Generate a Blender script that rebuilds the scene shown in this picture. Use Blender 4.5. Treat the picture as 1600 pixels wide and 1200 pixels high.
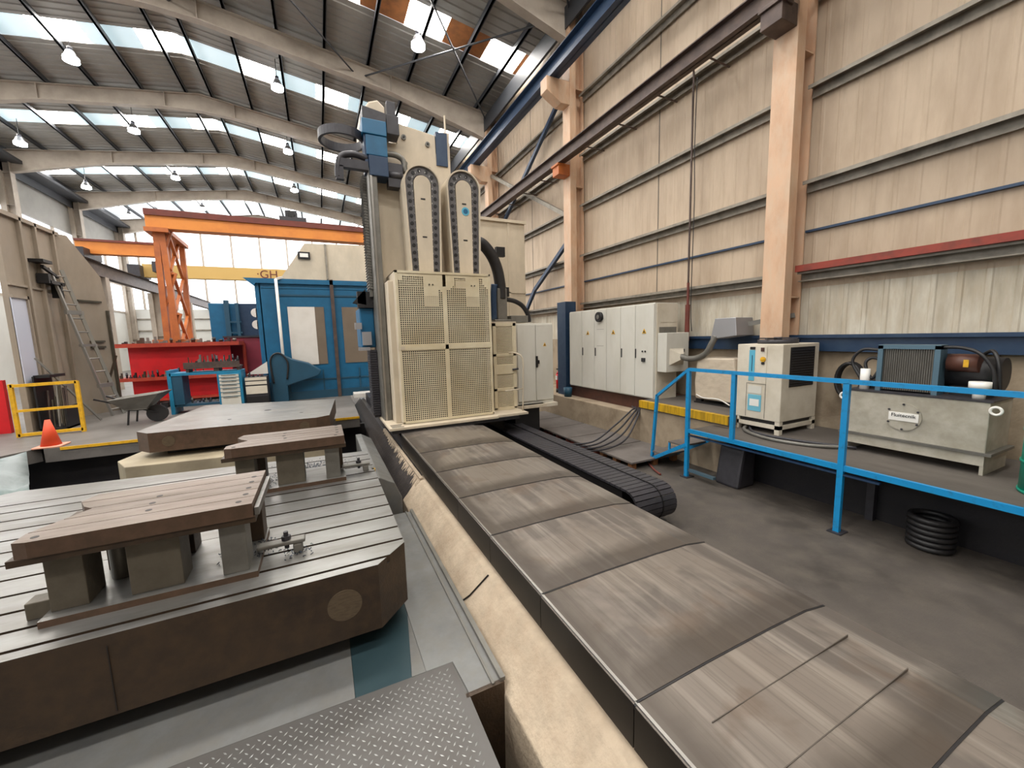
import bpy, bmesh, math, random
from mathutils import Vector, Matrix
S = bpy.context.scene
COL = S.collection
for o in list(bpy.data.objects): bpy.data.objects.remove(o)
# ------------------------------------------------------------ camera, world, exposure
cam_d = bpy.data.cameras.new('camera'); cam = bpy.data.objects.new('camera', cam_d); COL.objects.link(cam)
cam_d.sensor_fit = 'HORIZONTAL'; cam_d.sensor_width = 36; cam_d.lens = 620/1600*36; cam_d.clip_end = 300; cam_d.clip_start = .02
R0 = (0.90018705, 0.07610692, 0.42880183); R1 = (-0.43468707, 0.09675759, 0.89536871); R2 = (-0.02665393, 0.99239393, -0.12018262)
cm = Matrix(((R0[0], R0[1], -R0[2]), (R1[0], R1[1], -R1[2]), (R2[0], R2[1], -R2[2]))).to_4x4()
cam.matrix_world = Matrix.Translation((0, 0, 2.4)) @ cm
S.camera = cam
w = bpy.data.worlds.new('sky'); S.world = w; w.use_nodes = True
bg = w.node_tree.nodes['Background']; bg.inputs[0].default_value = (.93, .97, 1, 1); bg.inputs[1].default_value = 1.2
S.view_settings.view_transform = 'Standard'; S.view_settings.look = 'None'; S.view_settings.gamma = 1
S.view_settings.exposure = 0.0
SKY_BRIGHT, SKY_DIM = 44.0, .8
rnd = random.Random(7)

# ------------------------------------------------------------ materials
def C(h):
    h = h.lstrip('#'); v = [int(h[i:i+2], 16)/255 for i in (0, 2, 4)]
    return tuple((x/12.92 if x <= .04045 else ((x+.055)/1.055)**2.4) for x in v) + (1,)
MATS = {}
def mat(name, col, rough=.6, metal=0., dirt=None, damt=.5, scale=2., stretch=(1, 1, 1), bump=0., bscale=40., lo=.42, hi=.68, dirt2=None, rvar=0., rand=False, spec=None):
    m = bpy.data.materials.new(name); m.use_nodes = True; nt = m.node_tree; N = nt.nodes; L = nt.links
    b = N['Principled BSDF']; b.inputs['Base Color'].default_value = C(col); b.inputs['Roughness'].default_value = rough; b.inputs['Metallic'].default_value = metal
    if spec is not None: b.inputs['Specular IOR Level'].default_value = spec
    if dirt or bump:
        tc = N.new('ShaderNodeTexCoord'); mp = N.new('ShaderNodeMapping'); mp.inputs['Scale'].default_value = stretch
        L.new(tc.outputs['Object'], mp.inputs['Vector'])
        if rand:
            oi = N.new('ShaderNodeObjectInfo'); sc = N.new('ShaderNodeVectorMath'); sc.operation = 'SCALE'; sc.inputs[0].default_value = (37, 91, 53)
            L.new(oi.outputs['Random'], sc.inputs['Scale']); L.new(sc.outputs[0], mp.inputs['Location'])
    if dirt:
        prev = None
        for k, (dc, da, s) in enumerate([(dirt, damt, scale)] + ([(dirt2, damt, scale*3.3)] if dirt2 else [])):
            n = N.new('ShaderNodeTexNoise'); n.inputs['Scale'].default_value = s; n.inputs['Detail'].default_value = 8; n.inputs['Roughness'].default_value = .62
            L.new(mp.outputs[0], n.inputs['Vector'])
            r = N.new('ShaderNodeMapRange'); r.inputs['From Min'].default_value = lo; r.inputs['From Max'].default_value = hi; r.inputs['To Max'].default_value = da
            L.new(n.outputs['Fac'], r.inputs['Value'])
            x = N.new('ShaderNodeMix'); x.data_type = 'RGBA'; x.inputs[7].default_value = C(dc); L.new(r.outputs[0], x.inputs[0])
            if prev: L.new(prev, x.inputs[6])
            else: x.inputs[6].default_value = C(col)
            prev = x.outputs[2]
            if k == 0 and rvar:
                rr = N.new('ShaderNodeMapRange'); rr.inputs['From Min'].default_value = lo; rr.inputs['From Max'].default_value = hi
                rr.inputs['To Min'].default_value = rough; rr.inputs['To Max'].default_value = rough + rvar; L.new(n.outputs['Fac'], rr.inputs['Value']); L.new(rr.outputs[0], b.inputs['Roughness'])
        L.new(prev, b.inputs['Base Color'])
    if bump:
        n = N.new('ShaderNodeTexNoise'); n.inputs['Scale'].default_value = bscale; n.inputs['Detail'].default_value = 5; L.new(mp.outputs[0], n.inputs['Vector'])
        bp = N.new('ShaderNodeBump'); bp.inputs['Strength'].default_value = bump; bp.inputs['Distance'].default_value = .01
        L.new(n.outputs['Fac'], bp.inputs['Height']); L.new(bp.outputs[0], b.inputs['Normal'])
    MATS[name] = m; return m
def bedmat():
    m = bpy.data.materials.new('bed'); m.use_nodes = True; nt = m.node_tree; N = nt.nodes; L = nt.links; b = N['Principled BSDF']; b.inputs['Metallic'].default_value = .45
    tc = N.new('ShaderNodeTexCoord'); oi = N.new('ShaderNodeObjectInfo'); sv = N.new('ShaderNodeVectorMath'); sv.operation = 'SCALE'; sv.inputs[0].default_value = (37, 91, 53); L.new(oi.outputs['Random'], sv.inputs['Scale'])
    def noise(st, sc, lo, hi, det=6):
        mp = N.new('ShaderNodeMapping'); mp.inputs['Scale'].default_value = st; L.new(tc.outputs['Object'], mp.inputs['Vector']); L.new(sv.outputs[0], mp.inputs['Location'])
        n = N.new('ShaderNodeTexNoise'); n.inputs['Scale'].default_value = sc; n.inputs['Detail'].default_value = det; n.inputs['Distortion'].default_value = .4; L.new(mp.outputs[0], n.inputs['Vector'])
        r = N.new('ShaderNodeMapRange'); r.inputs['From Min'].default_value = lo; r.inputs['From Max'].default_value = hi; L.new(n.outputs['Fac'], r.inputs['Value']); return r.outputs[0]
    def mth(op, a, c):
        x = N.new('ShaderNodeMath'); x.operation = op; x.use_clamp = True
        for k, v in enumerate((a, c)):
            if isinstance(v, (int, float)): x.inputs[k].default_value = v
            else: L.new(v, x.inputs[k])
        return x.outputs[0]
    def mix(f, a, c):
        x = N.new('ShaderNodeMix'); x.data_type = 'RGBA'; L.new(f, x.inputs[0])
        for k, v in ((6, a), (7, c)):
            if isinstance(v, str): x.inputs[k].default_value = C(v)
            else: L.new(v, x.inputs[k])
        return x.outputs[2]
    blotch = noise((1, .6, 1), 1.7, .47, .56); streak = noise((9, .35, 1), 1.5, .5, .68, 4); fine = noise((30, .5, 1), 2, .52, .75, 3); patch = noise((1, 1, 1), 3.1, .56, .66)
    c = mix(blotch, '#857d75', '#67605a'); c = mix(mth('MULTIPLY', streak, .55), c, '#a39b91'); c = mix(mth('MULTIPLY', fine, .45), c, '#57504a'); c = mix(mth('MULTIPLY', patch, .45), c, '#6b5a4c')
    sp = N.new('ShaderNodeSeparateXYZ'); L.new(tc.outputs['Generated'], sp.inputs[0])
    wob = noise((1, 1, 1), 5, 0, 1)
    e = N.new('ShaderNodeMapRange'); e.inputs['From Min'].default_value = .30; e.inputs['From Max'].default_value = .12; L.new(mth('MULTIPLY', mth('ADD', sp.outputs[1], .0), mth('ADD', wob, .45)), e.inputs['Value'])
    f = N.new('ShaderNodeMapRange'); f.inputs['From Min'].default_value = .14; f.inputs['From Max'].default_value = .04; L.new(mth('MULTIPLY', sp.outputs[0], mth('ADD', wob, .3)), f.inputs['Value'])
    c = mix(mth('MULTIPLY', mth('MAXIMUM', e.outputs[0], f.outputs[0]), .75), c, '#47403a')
    L.new(c, b.inputs['Base Color'])
    r = N.new('ShaderNodeMapRange'); r.inputs['To Min'].default_value = .3; r.inputs['To Max'].default_value = .5; L.new(blotch, r.inputs['Value']); L.new(r.outputs[0], b.inputs['Roughness'])
    MATS['bed'] = m
def emis(name, col, st):
    m = bpy.data.materials.new(name); m.use_nodes = True; b = m.node_tree.nodes['Principled BSDF']
    b.inputs['Base Color'].default_value = (.8, .8, .8, 1); b.inputs['Emission Color'].default_value = C(col); b.inputs['Emission Strength'].default_value = st
    MATS[name] = m; return m
M = MATS
mat('clad', '#bba892', .6, dirt='#87715b', damt=.5, scale=1.6, stretch=(1, 1, .22), dirt2='#9c8870', lo=.45, hi=.75)
mat('roof', '#918e88', .65, dirt='#6b6865', damt=.4, scale=.8)
mat('rooflt', '#a5a29c', .65, dirt='#827f7b', damt=.4, scale=.8)
mat('girt', '#8e877b', .5, .2, dirt='#504a42', damt=.6, scale=4)
mat('girtred', '#8c3526', .6, dirt='#5c3026', damt=.6, scale=6)
mat('girtrail', '#4b3e3a', .5, .3, dirt='#6a5a50', damt=.6, scale=5)
mat('salmon', '#cfab8d', .55, dirt='#ab8467', damt=.6, scale=2.2, stretch=(1, 1, .4), dirt2='#c9b49c')
mat('rafter', '#a79c8f', .6, dirt='#857a6e', damt=.5, scale=2)
mat('purlin', '#3f4145', .5, .2)
mat('navy', '#1d3450', .4, .1, dirt='#33485e', damt=.5, scale=5)
mat('bluerail', '#1484bd', .38, 0, dirt='#2b5f7d', damt=.6, scale=14, lo=.55, hi=.7)
mat('floor', '#4f4944', .72, 0, dirt='#332e29', damt=.7, scale=1.1, dirt2='#5d564e', bump=.5, bscale=90, rvar=-.15)
mat('floor2', '#6d6965', .5, 0, dirt='#4c4844', damt=.6, scale=1.4, bump=.2)
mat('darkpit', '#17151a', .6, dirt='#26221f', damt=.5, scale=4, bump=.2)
mat('concrete', '#bcab95', .85, dirt='#958069', damt=.6, scale=2.6, dirt2='#a39581', bump=.8, bscale=30)
mat('oily', '#34302f', .35, dirt='#4c4642', damt=.6, scale=5, bump=.5, bscale=20)
mat('conc_wall', '#a3937d', .85, dirt='#6f5f4c', damt=.7, scale=1.8, bump=.4, bscale=25)
bedmat()
mat('bedside', '#191614', .38, .4, dirt='#2b2622', damt=.5, scale=3)
mat('brightsteel', '#b5b3af', .3, .9)
mat('steel', '#8a8985', .33, .7, dirt='#66605a', damt=.55, scale=1.6, stretch=(.5, 2, 1), dirt2='#9a9a9a', bump=.05, rvar=.15)
mat('steelbrown', '#716256', .36, .5, dirt='#51463c', damt=.6, scale=1.8, stretch=(.5, 2, 1), dirt2='#7c726a', bump=.05, rvar=.15)
mat('brownside', '#4f3c2d', .5, .1, dirt='#3d2f25', damt=.6, scale=4, dirt2='#61493a', bump=.15)
mat('legsteel', '#60594d', .5, .25, dirt='#484236', damt=.6, scale=6, bump=.2)
mat('basebeige', '#a3977f', .6, dirt='#7d725e', damt=.6, scale=2)
mat('rust', '#3f3226', .5, .2, dirt='#2a221c', damt=.7, scale=3, dirt2='#4c3b2a', bump=.25, bscale=60)
mat('rustpale', '#4f4a3f', .5, .3, dirt='#3a3229', damt=.6, scale=6, bump=.2)
mat('disc', '#6a5c4a', .42, .4, dirt='#4d4236', damt=.6, scale=22, stretch=(1, 1, 4))
mat('slot', '#231e1b', .6)
mat('plategrey', '#797a79', .42, .35, dirt='#5a5a59', damt=.6, scale=2.3, dirt2='#737069', bump=.08, rvar=.15)
mat('checker', '#5d5b59', .45, .45, dirt='#4f4a45', damt=.6, scale=2, rvar=.1)
mat('checkmark', '#8f908e', .3, .5)
mat('teal_plate', '#34484e', .35, .3, dirt='#2b3f46', damt=.5, scale=6)
mat('machbeige', '#cabda8', .5, dirt='#a69a85', damt=.5, scale=1.6, stretch=(1, 1, .5), dirt2='#b5aa97')
mat('perf', '#d3c9ae', .55, dirt='#b19c74', damt=.6, scale=1.3, dirt2='#c3b79c')
mat('dark', '#141315', .5)
mat('blackrub', '#1a191b', .5, dirt='#2c2a2a', damt=.5, scale=10)
mat('chaingrey', '#5d5b5c', .45, .2, dirt='#47454a', damt=.5, scale=8)
mat('darkgrey', '#3b3a3f', .45, .2, dirt='#28262a', damt=.5, scale=8)
mat('midgrey', '#77756f', .45, .4, dirt='#55524c', damt=.5, scale=5)
mat('whitecab', '#cfcdc4', .45, dirt='#aaa596', damt=.45, scale=1.2, stretch=(1, 1, .4))
mat('cream', '#d0c8b8', .5, dirt='#a4977f', damt=.45, scale=2.2)
mat('tankgrey', '#b5b0a3', .48, .1, dirt='#7d7767', damt=.6, scale=2.6, dirt2='#96907f')
mat('weldline', '#5b544d', .5, .3)
mat('seam', '#55504a', .7)
mat('yellow', '#e0ac1c', .5, dirt='#a3781b', damt=.5, scale=12)
mat('paleyellow', '#c9a762', .6)
mat('orange', '#b5642a', .5, dirt='#84462c', damt=.7, scale=1.6, stretch=(1, 1, 1))
mat('orangebeam', '#d58434', .5, dirt='#b8642b', damt=.6, scale=1.2)
mat('rustred', '#6f342a', .65, dirt='#4a2a24', damt=.6, scale=3)
mat('cone', '#e2502a', .5)
mat('conepale', '#d99c84', .6)
mat('red', '#d3121c', .5, dirt='#a01a20', damt=.5, scale=2)
mat('maroon', '#86273a', .55, dirt='#60232e', damt=.5, scale=2)
mat('redorange', '#b03a24', .55, dirt='#7c2c20', damt=.5, scale=5)
mat('enclblue', '#0d5b83', .42, dirt='#0d4765', damt=.5, scale=1.2, dirt2='#14668d')
mat('benchblue', '#16799f', .45, dirt='#215d76', damt=.5, scale=4)
mat('enclblue_dk', '#1c4a62', .5, dirt='#173a4d', damt=.5, scale=2)
mat('machteal', '#175f86', .4, dirt='#17577a', damt=.5, scale=6)
mat('brownglass', '#75695c', .3, dirt='#655a4e', damt=.5, scale=2)
mat('whitepane', '#d6d2cc', .4, dirt='#bdb7ae', damt=.4, scale=2)
mat('ladderwall', '#9b8e7e', .55, .1, dirt='#736655', damt=.6, scale=.9, stretch=(1, 1, .5), dirt2='#8b8073')
mat('paneglow', '#c3c6d4', .35)
mat('alu', '#96938d', .4, .6)
mat('rubbergreen', '#0c8a72', .4, dirt='#0a7561', damt=.4, scale=4)
mat('white', '#e6e4de', .5)
mat('print', '#2a2a2c', .6)
mat('fadedblue', '#6db4cb', .5)
mat('lightblue', '#58a9c4', .5)
mat('wood', '#8a5c36', .7, dirt='#5a3a24', damt=.6, scale=6)
mat('mat_top', '#6b6561', .75, dirt='#4c4642', damt=.6, scale=2)
mat('walk', '#5d5751', .72, dirt='#433d38', damt=.7, scale=1.5, stretch=(1, .4, 1), bump=.3)
mat('yellowpaint', '#c79c12', .6, dirt='#6f5a1c', damt=.7, scale=7, stretch=(1, 3, .3))
mat('wrap', '#c9bca9', .25, dirt='#a8998a', damt=.5, scale=5, stretch=(1, 1, 2), bump=.5, bscale=8)
mat('ductgrey', '#a7a8ad', .35, .5)
mat('fin', '#4b4740', .6, .2, dirt='#322e2a', damt=.6, scale=6, stretch=(1, 6, 1))
mat('steelblue', '#56707f', .4, .4)
mat('browntank', '#553328', .5, dirt='#2b1f1b', damt=.6, scale=4)
mat('cloth', '#8f9697', .8, dirt='#4f6661', damt=.7, scale=2.5, bump=.4, bscale=8)
mat('chips', '#39404a', .3, .8)
mat('rustsky', '#b0713f', .7, dirt='#6a4a35', damt=.6, scale=3)
mat('farwall', '#c9c9c4', .6, dirt='#b3b1aa', damt=.3, scale=1)
emis('skybright', '#fffaf3', SKY_BRIGHT); emis('skydim', '#a6cdda', SKY_DIM); emis('lampglow', '#f4fbff', 40); emis('farglow', '#f2f8ff', 2.2)
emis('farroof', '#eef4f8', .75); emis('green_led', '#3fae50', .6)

# ------------------------------------------------------------ geometry helpers
class MB:
    def __init__(s): s.bm = bmesh.new()
    def face(s, pts, m=0):
        f = s.bm.faces.new([s.bm.verts.new(p) for p in pts]); f.material_index = m; return f
    def box(s, x0, x1, y0, y1, z0, z1, m=0, top=None):
        s.prism([(x0, y0), (x1, y0), (x1, y1), (x0, y1)], 'z', z0, z1, m, top); return s
    def prism(s, pts, ax, a, b, m=0, top=None):
        if a > b: a, b = b, a
        ar = sum(pts[i][0]*pts[(i+1) % len(pts)][1]-pts[(i+1) % len(pts)][0]*pts[i][1] for i in range(len(pts)))
        if ar < 0: pts = pts[::-1]
        f = {'z': lambda p, t: (p[0], p[1], t), 'y': lambda p, t: (p[0], t, p[1]), 'x': lambda p, t: (t, p[0], p[1])}[ax]
        A = [s.bm.verts.new(f(p, a)) for p in pts]; B = [s.bm.verts.new(f(p, b)) for p in pts]; n = len(pts)
        fl = ax == 'y'
        def F(v, mi):
            if fl: v = v[::-1]
            q = s.bm.faces.new(v); q.material_index = mi
        F(A[::-1], m); F(B, top if top is not None else m)
        for i in range(n): F([A[i], A[(i+1) % n], B[(i+1) % n], B[i]], m)
        return s
    def cyl(s, p0, p1, r, n=16, m=0, r2=None, cap=True):
        p0 = Vector(p0); p1 = Vector(p1); d = (p1-p0).normalized(); r2 = r if r2 is None else r2
        u = d.orthogonal().normalized(); v = d.cross(u)
        A = []; B = []
        for i in range(n):
            t = 2*math.pi*(i+.5)/n; e = u*math.cos(t)+v*math.sin(t); A.append(s.bm.verts.new(p0+e*r)); B.append(s.bm.verts.new(p1+e*r2))
        for i in range(n):
            q = s.bm.faces.new([A[i], A[(i+1) % n], B[(i+1) % n], B[i]]); q.material_index = m; q.smooth = n > 8
        if cap:
            s.bm.faces.new(A[::-1]).material_index = m; s.bm.faces.new(B).material_index = m
        return s
    def bar(s, p0, p1, w, h=None, m=0, up=(0, 0, 1)):
        h = h or w; p0 = Vector(p0); p1 = Vector(p1); d = (p1-p0).normalized(); up = Vector(up)
        if abs(d.dot(up)) > .98: up = Vector((0, 1, 0))
        u = d.cross(up).normalized(); v = u.cross(d).normalized()
        q = [u*w/2+v*h/2, u*-w/2+v*h/2, u*-w/2-v*h/2, u*w/2-v*h/2]
        A = [s.bm.verts.new(p0+k) for k in q]; B = [s.bm.verts.new(p1+k) for k in q]
        fs = [A, B[::-1]] + [[A[i], B[i], B[(i+1) % 4], A[(i+1) % 4]] for i in range(4)]
        for f in fs: s.bm.faces.new(f).material_index = m
        return s
    def tube(s, pts, r, n=10, m=0, sub=6, closed=False):
        P = [Vector(p) for p in pts]
        if len(P) > 2 and sub > 1:
            Q = []; k = len(P)
            for i in range(k if closed else k-1):
                a = P[(i-1) % k] if closed or i > 0 else P[0]; b = P[i]; c = P[(i+1) % k]; d = P[(i+2) % k] if closed or i+2 < k else P[-1]
                for j in range(sub):
                    t = j/sub; Q.append(.5*((2*b)+(c-a)*t+(2*a-5*b+4*c-d)*t*t+(3*b-a-3*c+d)*t**3))
            if not closed: Q.append(P[-1])
            P = Q
        rings = []; u = None; k = len(P)
        for i, p in enumerate(P):
            d = ((P[(i+1) % k]-P[i-1]) if closed else (P[min(i+1, k-1)]-P[max(i-1, 0)])).normalized()
            u = d.orthogonal().normalized() if u is None else (u-d*u.dot(d)).normalized()
            v = d.cross(u); rings.append([s.bm.verts.new(p+(u*math.cos(2*math.pi*j/n)+v*math.sin(2*math.pi*j/n))*r) for j in range(n)])
        for i in range(k if closed else k-1):
            a = rings[i]; b = rings[(i+1) % k]
            for j in range(n):
                q = s.bm.faces.new([a[j], a[(j+1) % n], b[(j+1) % n], b[j]]); q.material_index = m; q.smooth = True
        if not closed: s.bm.faces.new(rings[0][::-1]).material_index = m; s.bm.faces.new(rings[-1]).material_index = m
        return s
    def ribs(s, o, u, v, nrm, lu, lv, pitch=.25, dep=.018, m=0, rw=.06):
        """sheet at o spanning lu along u and lv along v, with ribs that run along v"""
        o, u, v, nrm = Vector(o), Vector(u), Vector(v), Vector(nrm); prof = [(0, 0)]; t = 0
        while t < lu-1e-6:
            e = min(t+pitch, lu)
            if e-t > rw*1.6: prof += [(e-rw, 0), (e-rw*.75, dep), (e-rw*.25, dep), (e, 0)]
            else: prof.append((e, 0))
            t = e
        A = [s.bm.verts.new(o+u*a+nrm*b) for a, b in prof]; B = [s.bm.verts.new(o+u*a+nrm*b+v*lv) for a, b in prof]
        for i in range(len(prof)-1): s.bm.faces.new([A[i], A[i+1], B[i+1], B[i]]).material_index = m
        return s
    def build(s, name, mats, parent=None, bevel=0., smooth=False, solid=0., keep=False):
        if not keep and not solid: bmesh.ops.recalc_face_normals(s.bm, faces=s.bm.faces[:])
        me = bpy.data.meshes.new(name); s.bm.to_mesh(me); s.bm.free()
        for mm in (mats if isinstance(mats, (list, tuple)) else [mats]): me.materials.append(M[mm])
        o = bpy.data.objects.new(name, me); COL.objects.link(o)
        if parent is not None:
            org = worg(parent); o.parent = parent
        else:
            xs = [v.co for v in me.vertices]; org = Vector([(min(p[i] for p in xs)+max(p[i] for p in xs))/2 for i in range(3)]); org.z = min(p.z for p in xs); o.location = org
        me.transform(Matrix.Translation(-org))
        if solid: md = o.modifiers.new('thick', 'SOLIDIFY'); md.thickness = solid
        if bevel: md = o.modifiers.new('bevel', 'BEVEL'); md.width = bevel; md.segments = 2; md.limit_method = 'ANGLE'
        return o
def worg(o):
    v = Vector(o.location)
    while o.parent: o = o.parent; v += Vector(o.location)
    return v
def tag(o, label, cat, group=None, kind=None):
    if label: o['label'] = label
    if cat: o['category'] = cat
    if group: o['group'] = group
    if kind: o['kind'] = kind
    return o
def root(name, loc, label, cat, group=None):
    o = bpy.data.objects.new(name, None); COL.objects.link(o); o.location = loc; o.empty_display_size = .1; return tag(o, label, cat, group)
def struct(o): o['kind'] = 'structure'; return o
def copytree(o, loc=None, label=None, parent=None):
    c = o.copy(); COL.objects.link(c); c.parent = parent
    if loc is not None: c.location = loc
    if label: c['label'] = label
    for ch in list(o.children): copytree(ch, parent=c)
    return c
def box(*a, **k): return MB().box(*a, **k)
def text(s, size, mw, m, parent, name='lettering', ext=.002):
    cu = bpy.data.curves.new('t', 'FONT'); cu.body = s; cu.size = size; cu.extrude = ext; cu.align_x = 'CENTER'; cu.align_y = 'CENTER'
    t = bpy.data.objects.new('t', cu); COL.objects.link(t); bpy.context.view_layer.update()
    me = bpy.data.meshes.new_from_object(t.evaluated_get(bpy.context.evaluated_depsgraph_get())); bpy.data.objects.remove(t)
    me.materials.clear(); me.materials.append(M[m]); me.transform(Matrix.Translation(-worg(parent)) @ mw)
    o = bpy.data.objects.new(name, me); COL.objects.link(o); o.parent = parent; return o
def facing(loc, normal):   # text matrix: reads upright on a vertical face with the given outward normal
    n = Vector(normal).normalized(); up = Vector((0, 0, 1)); x = up.cross(n)
    return Matrix.Translation(loc) @ Matrix((x, up, n)).transposed().to_4x4()
def clip(poly, y0, y1):
    def half(P, f):
        out = []
        for i in range(len(P)):
            a, b = P[i], P[(i+1) % len(P)]; fa, fb = f(a), f(b)
            if fa >= 0: out.append(a)
            if fa*fb < 0: t = fa/(fa-fb); out.append((a[0]+(b[0]-a[0])*t, a[1]+(b[1]-a[1])*t))
        return out
    P = half(poly, lambda p: p[1]-y0); return half(P, lambda p: y1-p[1]) if P else P

# ------------------------------------------------------------ hall shell
XR, XL, RX = 7.3, -13.0, -3.8
def rz(x): return 13.15-.14*abs(x-RX)
YC = [4.13+6*k for k in range(-2, 7)]
YF = 40.4
struct(box(.9, XR+.2, -12, YF, -.25, 0).build('floor', 'floor'))
struct(box(XL, .9, -12, YF, -1.2, -.9).build('floor_pit', 'darkpit'))
struct(MB().prism([(XL, 10.3), (-4.75, 10.3), (-4.62, 9.95), (.72, 9.95), (.80, 14.5), (.9, YF), (XL, YF)], 'z', .35, .6).build('floor_platform', 'floor2'))
struct(MB().prism([(XL, 8.6), (-5.7, 8.8), (-4.72, 10.1), (-4.75, 10.32), (XL, 10.3)], 'z', .35, .599).build('floor_left', 'floor2'))
struct(box(XL, .85, 10.3, 10.4, -.9, .35).build('wall_pit', 'darkpit'))
struct(MB().box(-4.4, -.4, 9.93, 9.95, .555, .606).box(.2, .72, 9.93, 9.95, .555, .606).build('trim_1', 'yellow'))
# right wall
m = MB(); m.ribs((XR, -12, 3.0), (0, 1, 0), (0, 0, 1), (-1, 0, 0), YF+12, 8.7, .24, .006)
struct(m.build('wall_right', 'clad', solid=.02))
# the lowest sheets, white-washed
mw = mat('cladlow', '#cbc4b4', .55, dirt='#8d7f68', damt=.7, scale=1.5, stretch=(1, 2.2, .5), dirt2='#b3a58e')
m = MB(); m.ribs((XR-.005, -12, 2.25), (0, 1, 0), (0, 0, 1), (-1, 0, 0), YF+12, .8, .24, .012)
struct(m.build('wall_right_lower', 'cladlow', solid=.02))
struct(box(XR-.02, XR+.2, -12, YF, -.1, 2.27).build('wall_right_base', 'conc_wall'))
struct(MB().box(7.16, 7.24, -2, 9.9, 2.03, 2.26).box(7.1, 7.27, -2, 9.9, 2.24, 2.29).build('trim_2', 'navy'))
# gable end wall and left wall
struct(box(XL, XR, YF, YF+.2, -.1, 5.2).build('wall_far', 'farwall'))
for z in (2.5, 3.5, 4.4): struct(box(XL, XR, YF-.08, YF, z, z+.09).build('trim_3', 'girt'))
struct(MB().prism([(XL, 5.2), (XR, 5.2), (XR, rz(XR)), (RX, rz(RX)), (XL, rz(XL))], 'y', YF+.1, YF+.16).build('window_1', 'farglow'))
m = MB()
for x in range(-12, 8, 2): m.box(x, x+.12, YF-.05, YF+.1, 5.2, rz(x)-.1)
m.box(XL, XR, YF-.05, YF+.1, 7.9, 8.05); struct(m.build('window_frame', 'rafter'))
struct(box(XL-.2, XL, -12, YF, -.1, 4.9).build('wall_left', 'farwall'))
struct(box(XL, XR, -12.2, -12, -.9, rz(RX)).build('wall_back', 'conc_wall'))
struct(box(XL-.2, XL-.1, -12, YF, 4.9, 9.2).build('window_2', 'farglow'))
m = MB()
for y in range(-10, 41, 3): m.box(XL-.1, XL+.02, y, y+.12, 4.9, 9.2)
m.box(XL-.1, XL+.03, -12, YF, 6.9, 7.05).box(XL-.1, XL+.03, -12, YF, 4.85, 4.98); struct(m.build('window_frame', 'rafter'))
struct(box(XL-.2, XL, -12, YF, 9.2, rz(XL)).build('wall_left_upper', 'roof'))
# roof sheets and skylights
def roofpatch(name, mt, x0, x1, y0, y1, up=0., rib=True):
    a = Vector((x0, y0, rz(x0)+up)); v = Vector((x1-x0, 0, rz(x1)-rz(x0))); L = v.length; v.normalize()
    m = MB()
    if rib: m.ribs(a, (0, 1, 0), v, (0, 0, -1), y1-y0, L, .3, .03, rw=.1)
    else: m.face([a, a+Vector((0, y1-y0, 0)), a+Vector((0, y1-y0, 0))+v*L, a+v*L])
    return struct(m.build(name, mt, solid=.02 if rib else 0.))
ncei = nwin = 0
strips = [y+3.05 for y in YC[:-1]]
ys = [-12]
for y in strips: ys += [y-.55, y+.55]
ys.append(YF)
for i in range(0, len(ys), 2):
    y0, y1 = ys[i], ys[i+1]
    for (a, b) in ((XL-.2, RX), (RX, XR+.2)):
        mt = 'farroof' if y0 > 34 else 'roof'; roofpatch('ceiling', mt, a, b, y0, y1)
for y in strips:
    bx = [-12.2, -9.4, -6.9, -4.25, -1.35, 1.25, 3.75, 6.3]
    cells = []; x = XL
    for b in bx:
        if b-.6 > x: cells.append((x, b-.6, 0))
        cells.append((b-.6, b+.6, 1)); x = b+.6
    cells.append((x, XR, 0)); nwin += 1
    m = MB()
    for a, b, k in cells:
        if a < RX < b: prs = [(a, RX, k), (RX, b, k)]
        else: prs = [(a, b, k)]
        for p, q, kk in prs:
            if abs(y-13.18) < .2 and kk == 0: kk = 2
            m.face([(p, y-.55, rz(p)+.03), (q, y-.55, rz(q)+.03), (q, y+.55, rz(q)+.03), (p, y+.55, rz(p)+.03)], kk)
    struct(m.build('window_%d' % (nwin+2), ['skydim', 'skybright', 'rustsky'], keep=True))
def rafter(y):
    m = MB()
    def low(x):
        d = abs(x-RX); r = .55
        e = (x-XL) if x < RX else (XR-x)
        if e < 4.2: r += (4.2-e)/4.2*.5
        if d < 1.2: r += .1*(1-d/1.2)
        return rz(x)-.2-r
    xs = [XL, XL+2, XL+4.2, RX-1.2, RX, RX+1.2, XR-4.2, XR-2, XR]
    top = [(x, rz(x)-.2) for x in xs]; bot = [(x, low(x)) for x in xs]
    m.prism(top+bot[::-1], 'y', y-.015, y+.015)
    m.prism([(x, z) for x, z in bot]+[(x, z-.03) for x, z in bot[::-1]], 'y', y-.13, y+.13)
    m.prism([(x, z) for x, z in top]+[(x, z-.03) for x, z in top[::-1]], 'y', y-.13, y+.13)
    for x in (XR-4.2, RX+1.2, RX-1.2, XL+4.2): m.box(x-.015, x+.015, y-.12, y+.12, low(x), rz(x)-.2)
    return struct(m.build('rafter', 'rafter'))
for y in YC: rafter(y)
for x in [RX+s*d for d in (.45, 1.9, 3.3, 4.7, 6.1, 7.5, 8.9) for s in (-1, 1)] + [6.4]:
    z = rz(x); struct(MB().box(x-.035, x+.035, -12, YF, z-.2, z-.03).box(x-.035, x+.06, -12, YF, z-.2, z-.185).build('purlin', 'purlin'))
# roof bracing rods
for i in range(0, len(YC)-1):
    y0, y1 = YC[i], YC[i+1]
    if i not in (2, 3): continue
    for xa, xb in ((XR-.4, 2.2), (2.2, XR-.4), (1.8, -3.3), (-3.3, 1.8)):
        struct(MB().cyl((xa, y0, rz(xa)-.5), (xb, y1, rz(xb)-.5), .028, 6).build('bracing_rod', 'purlin'))
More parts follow.
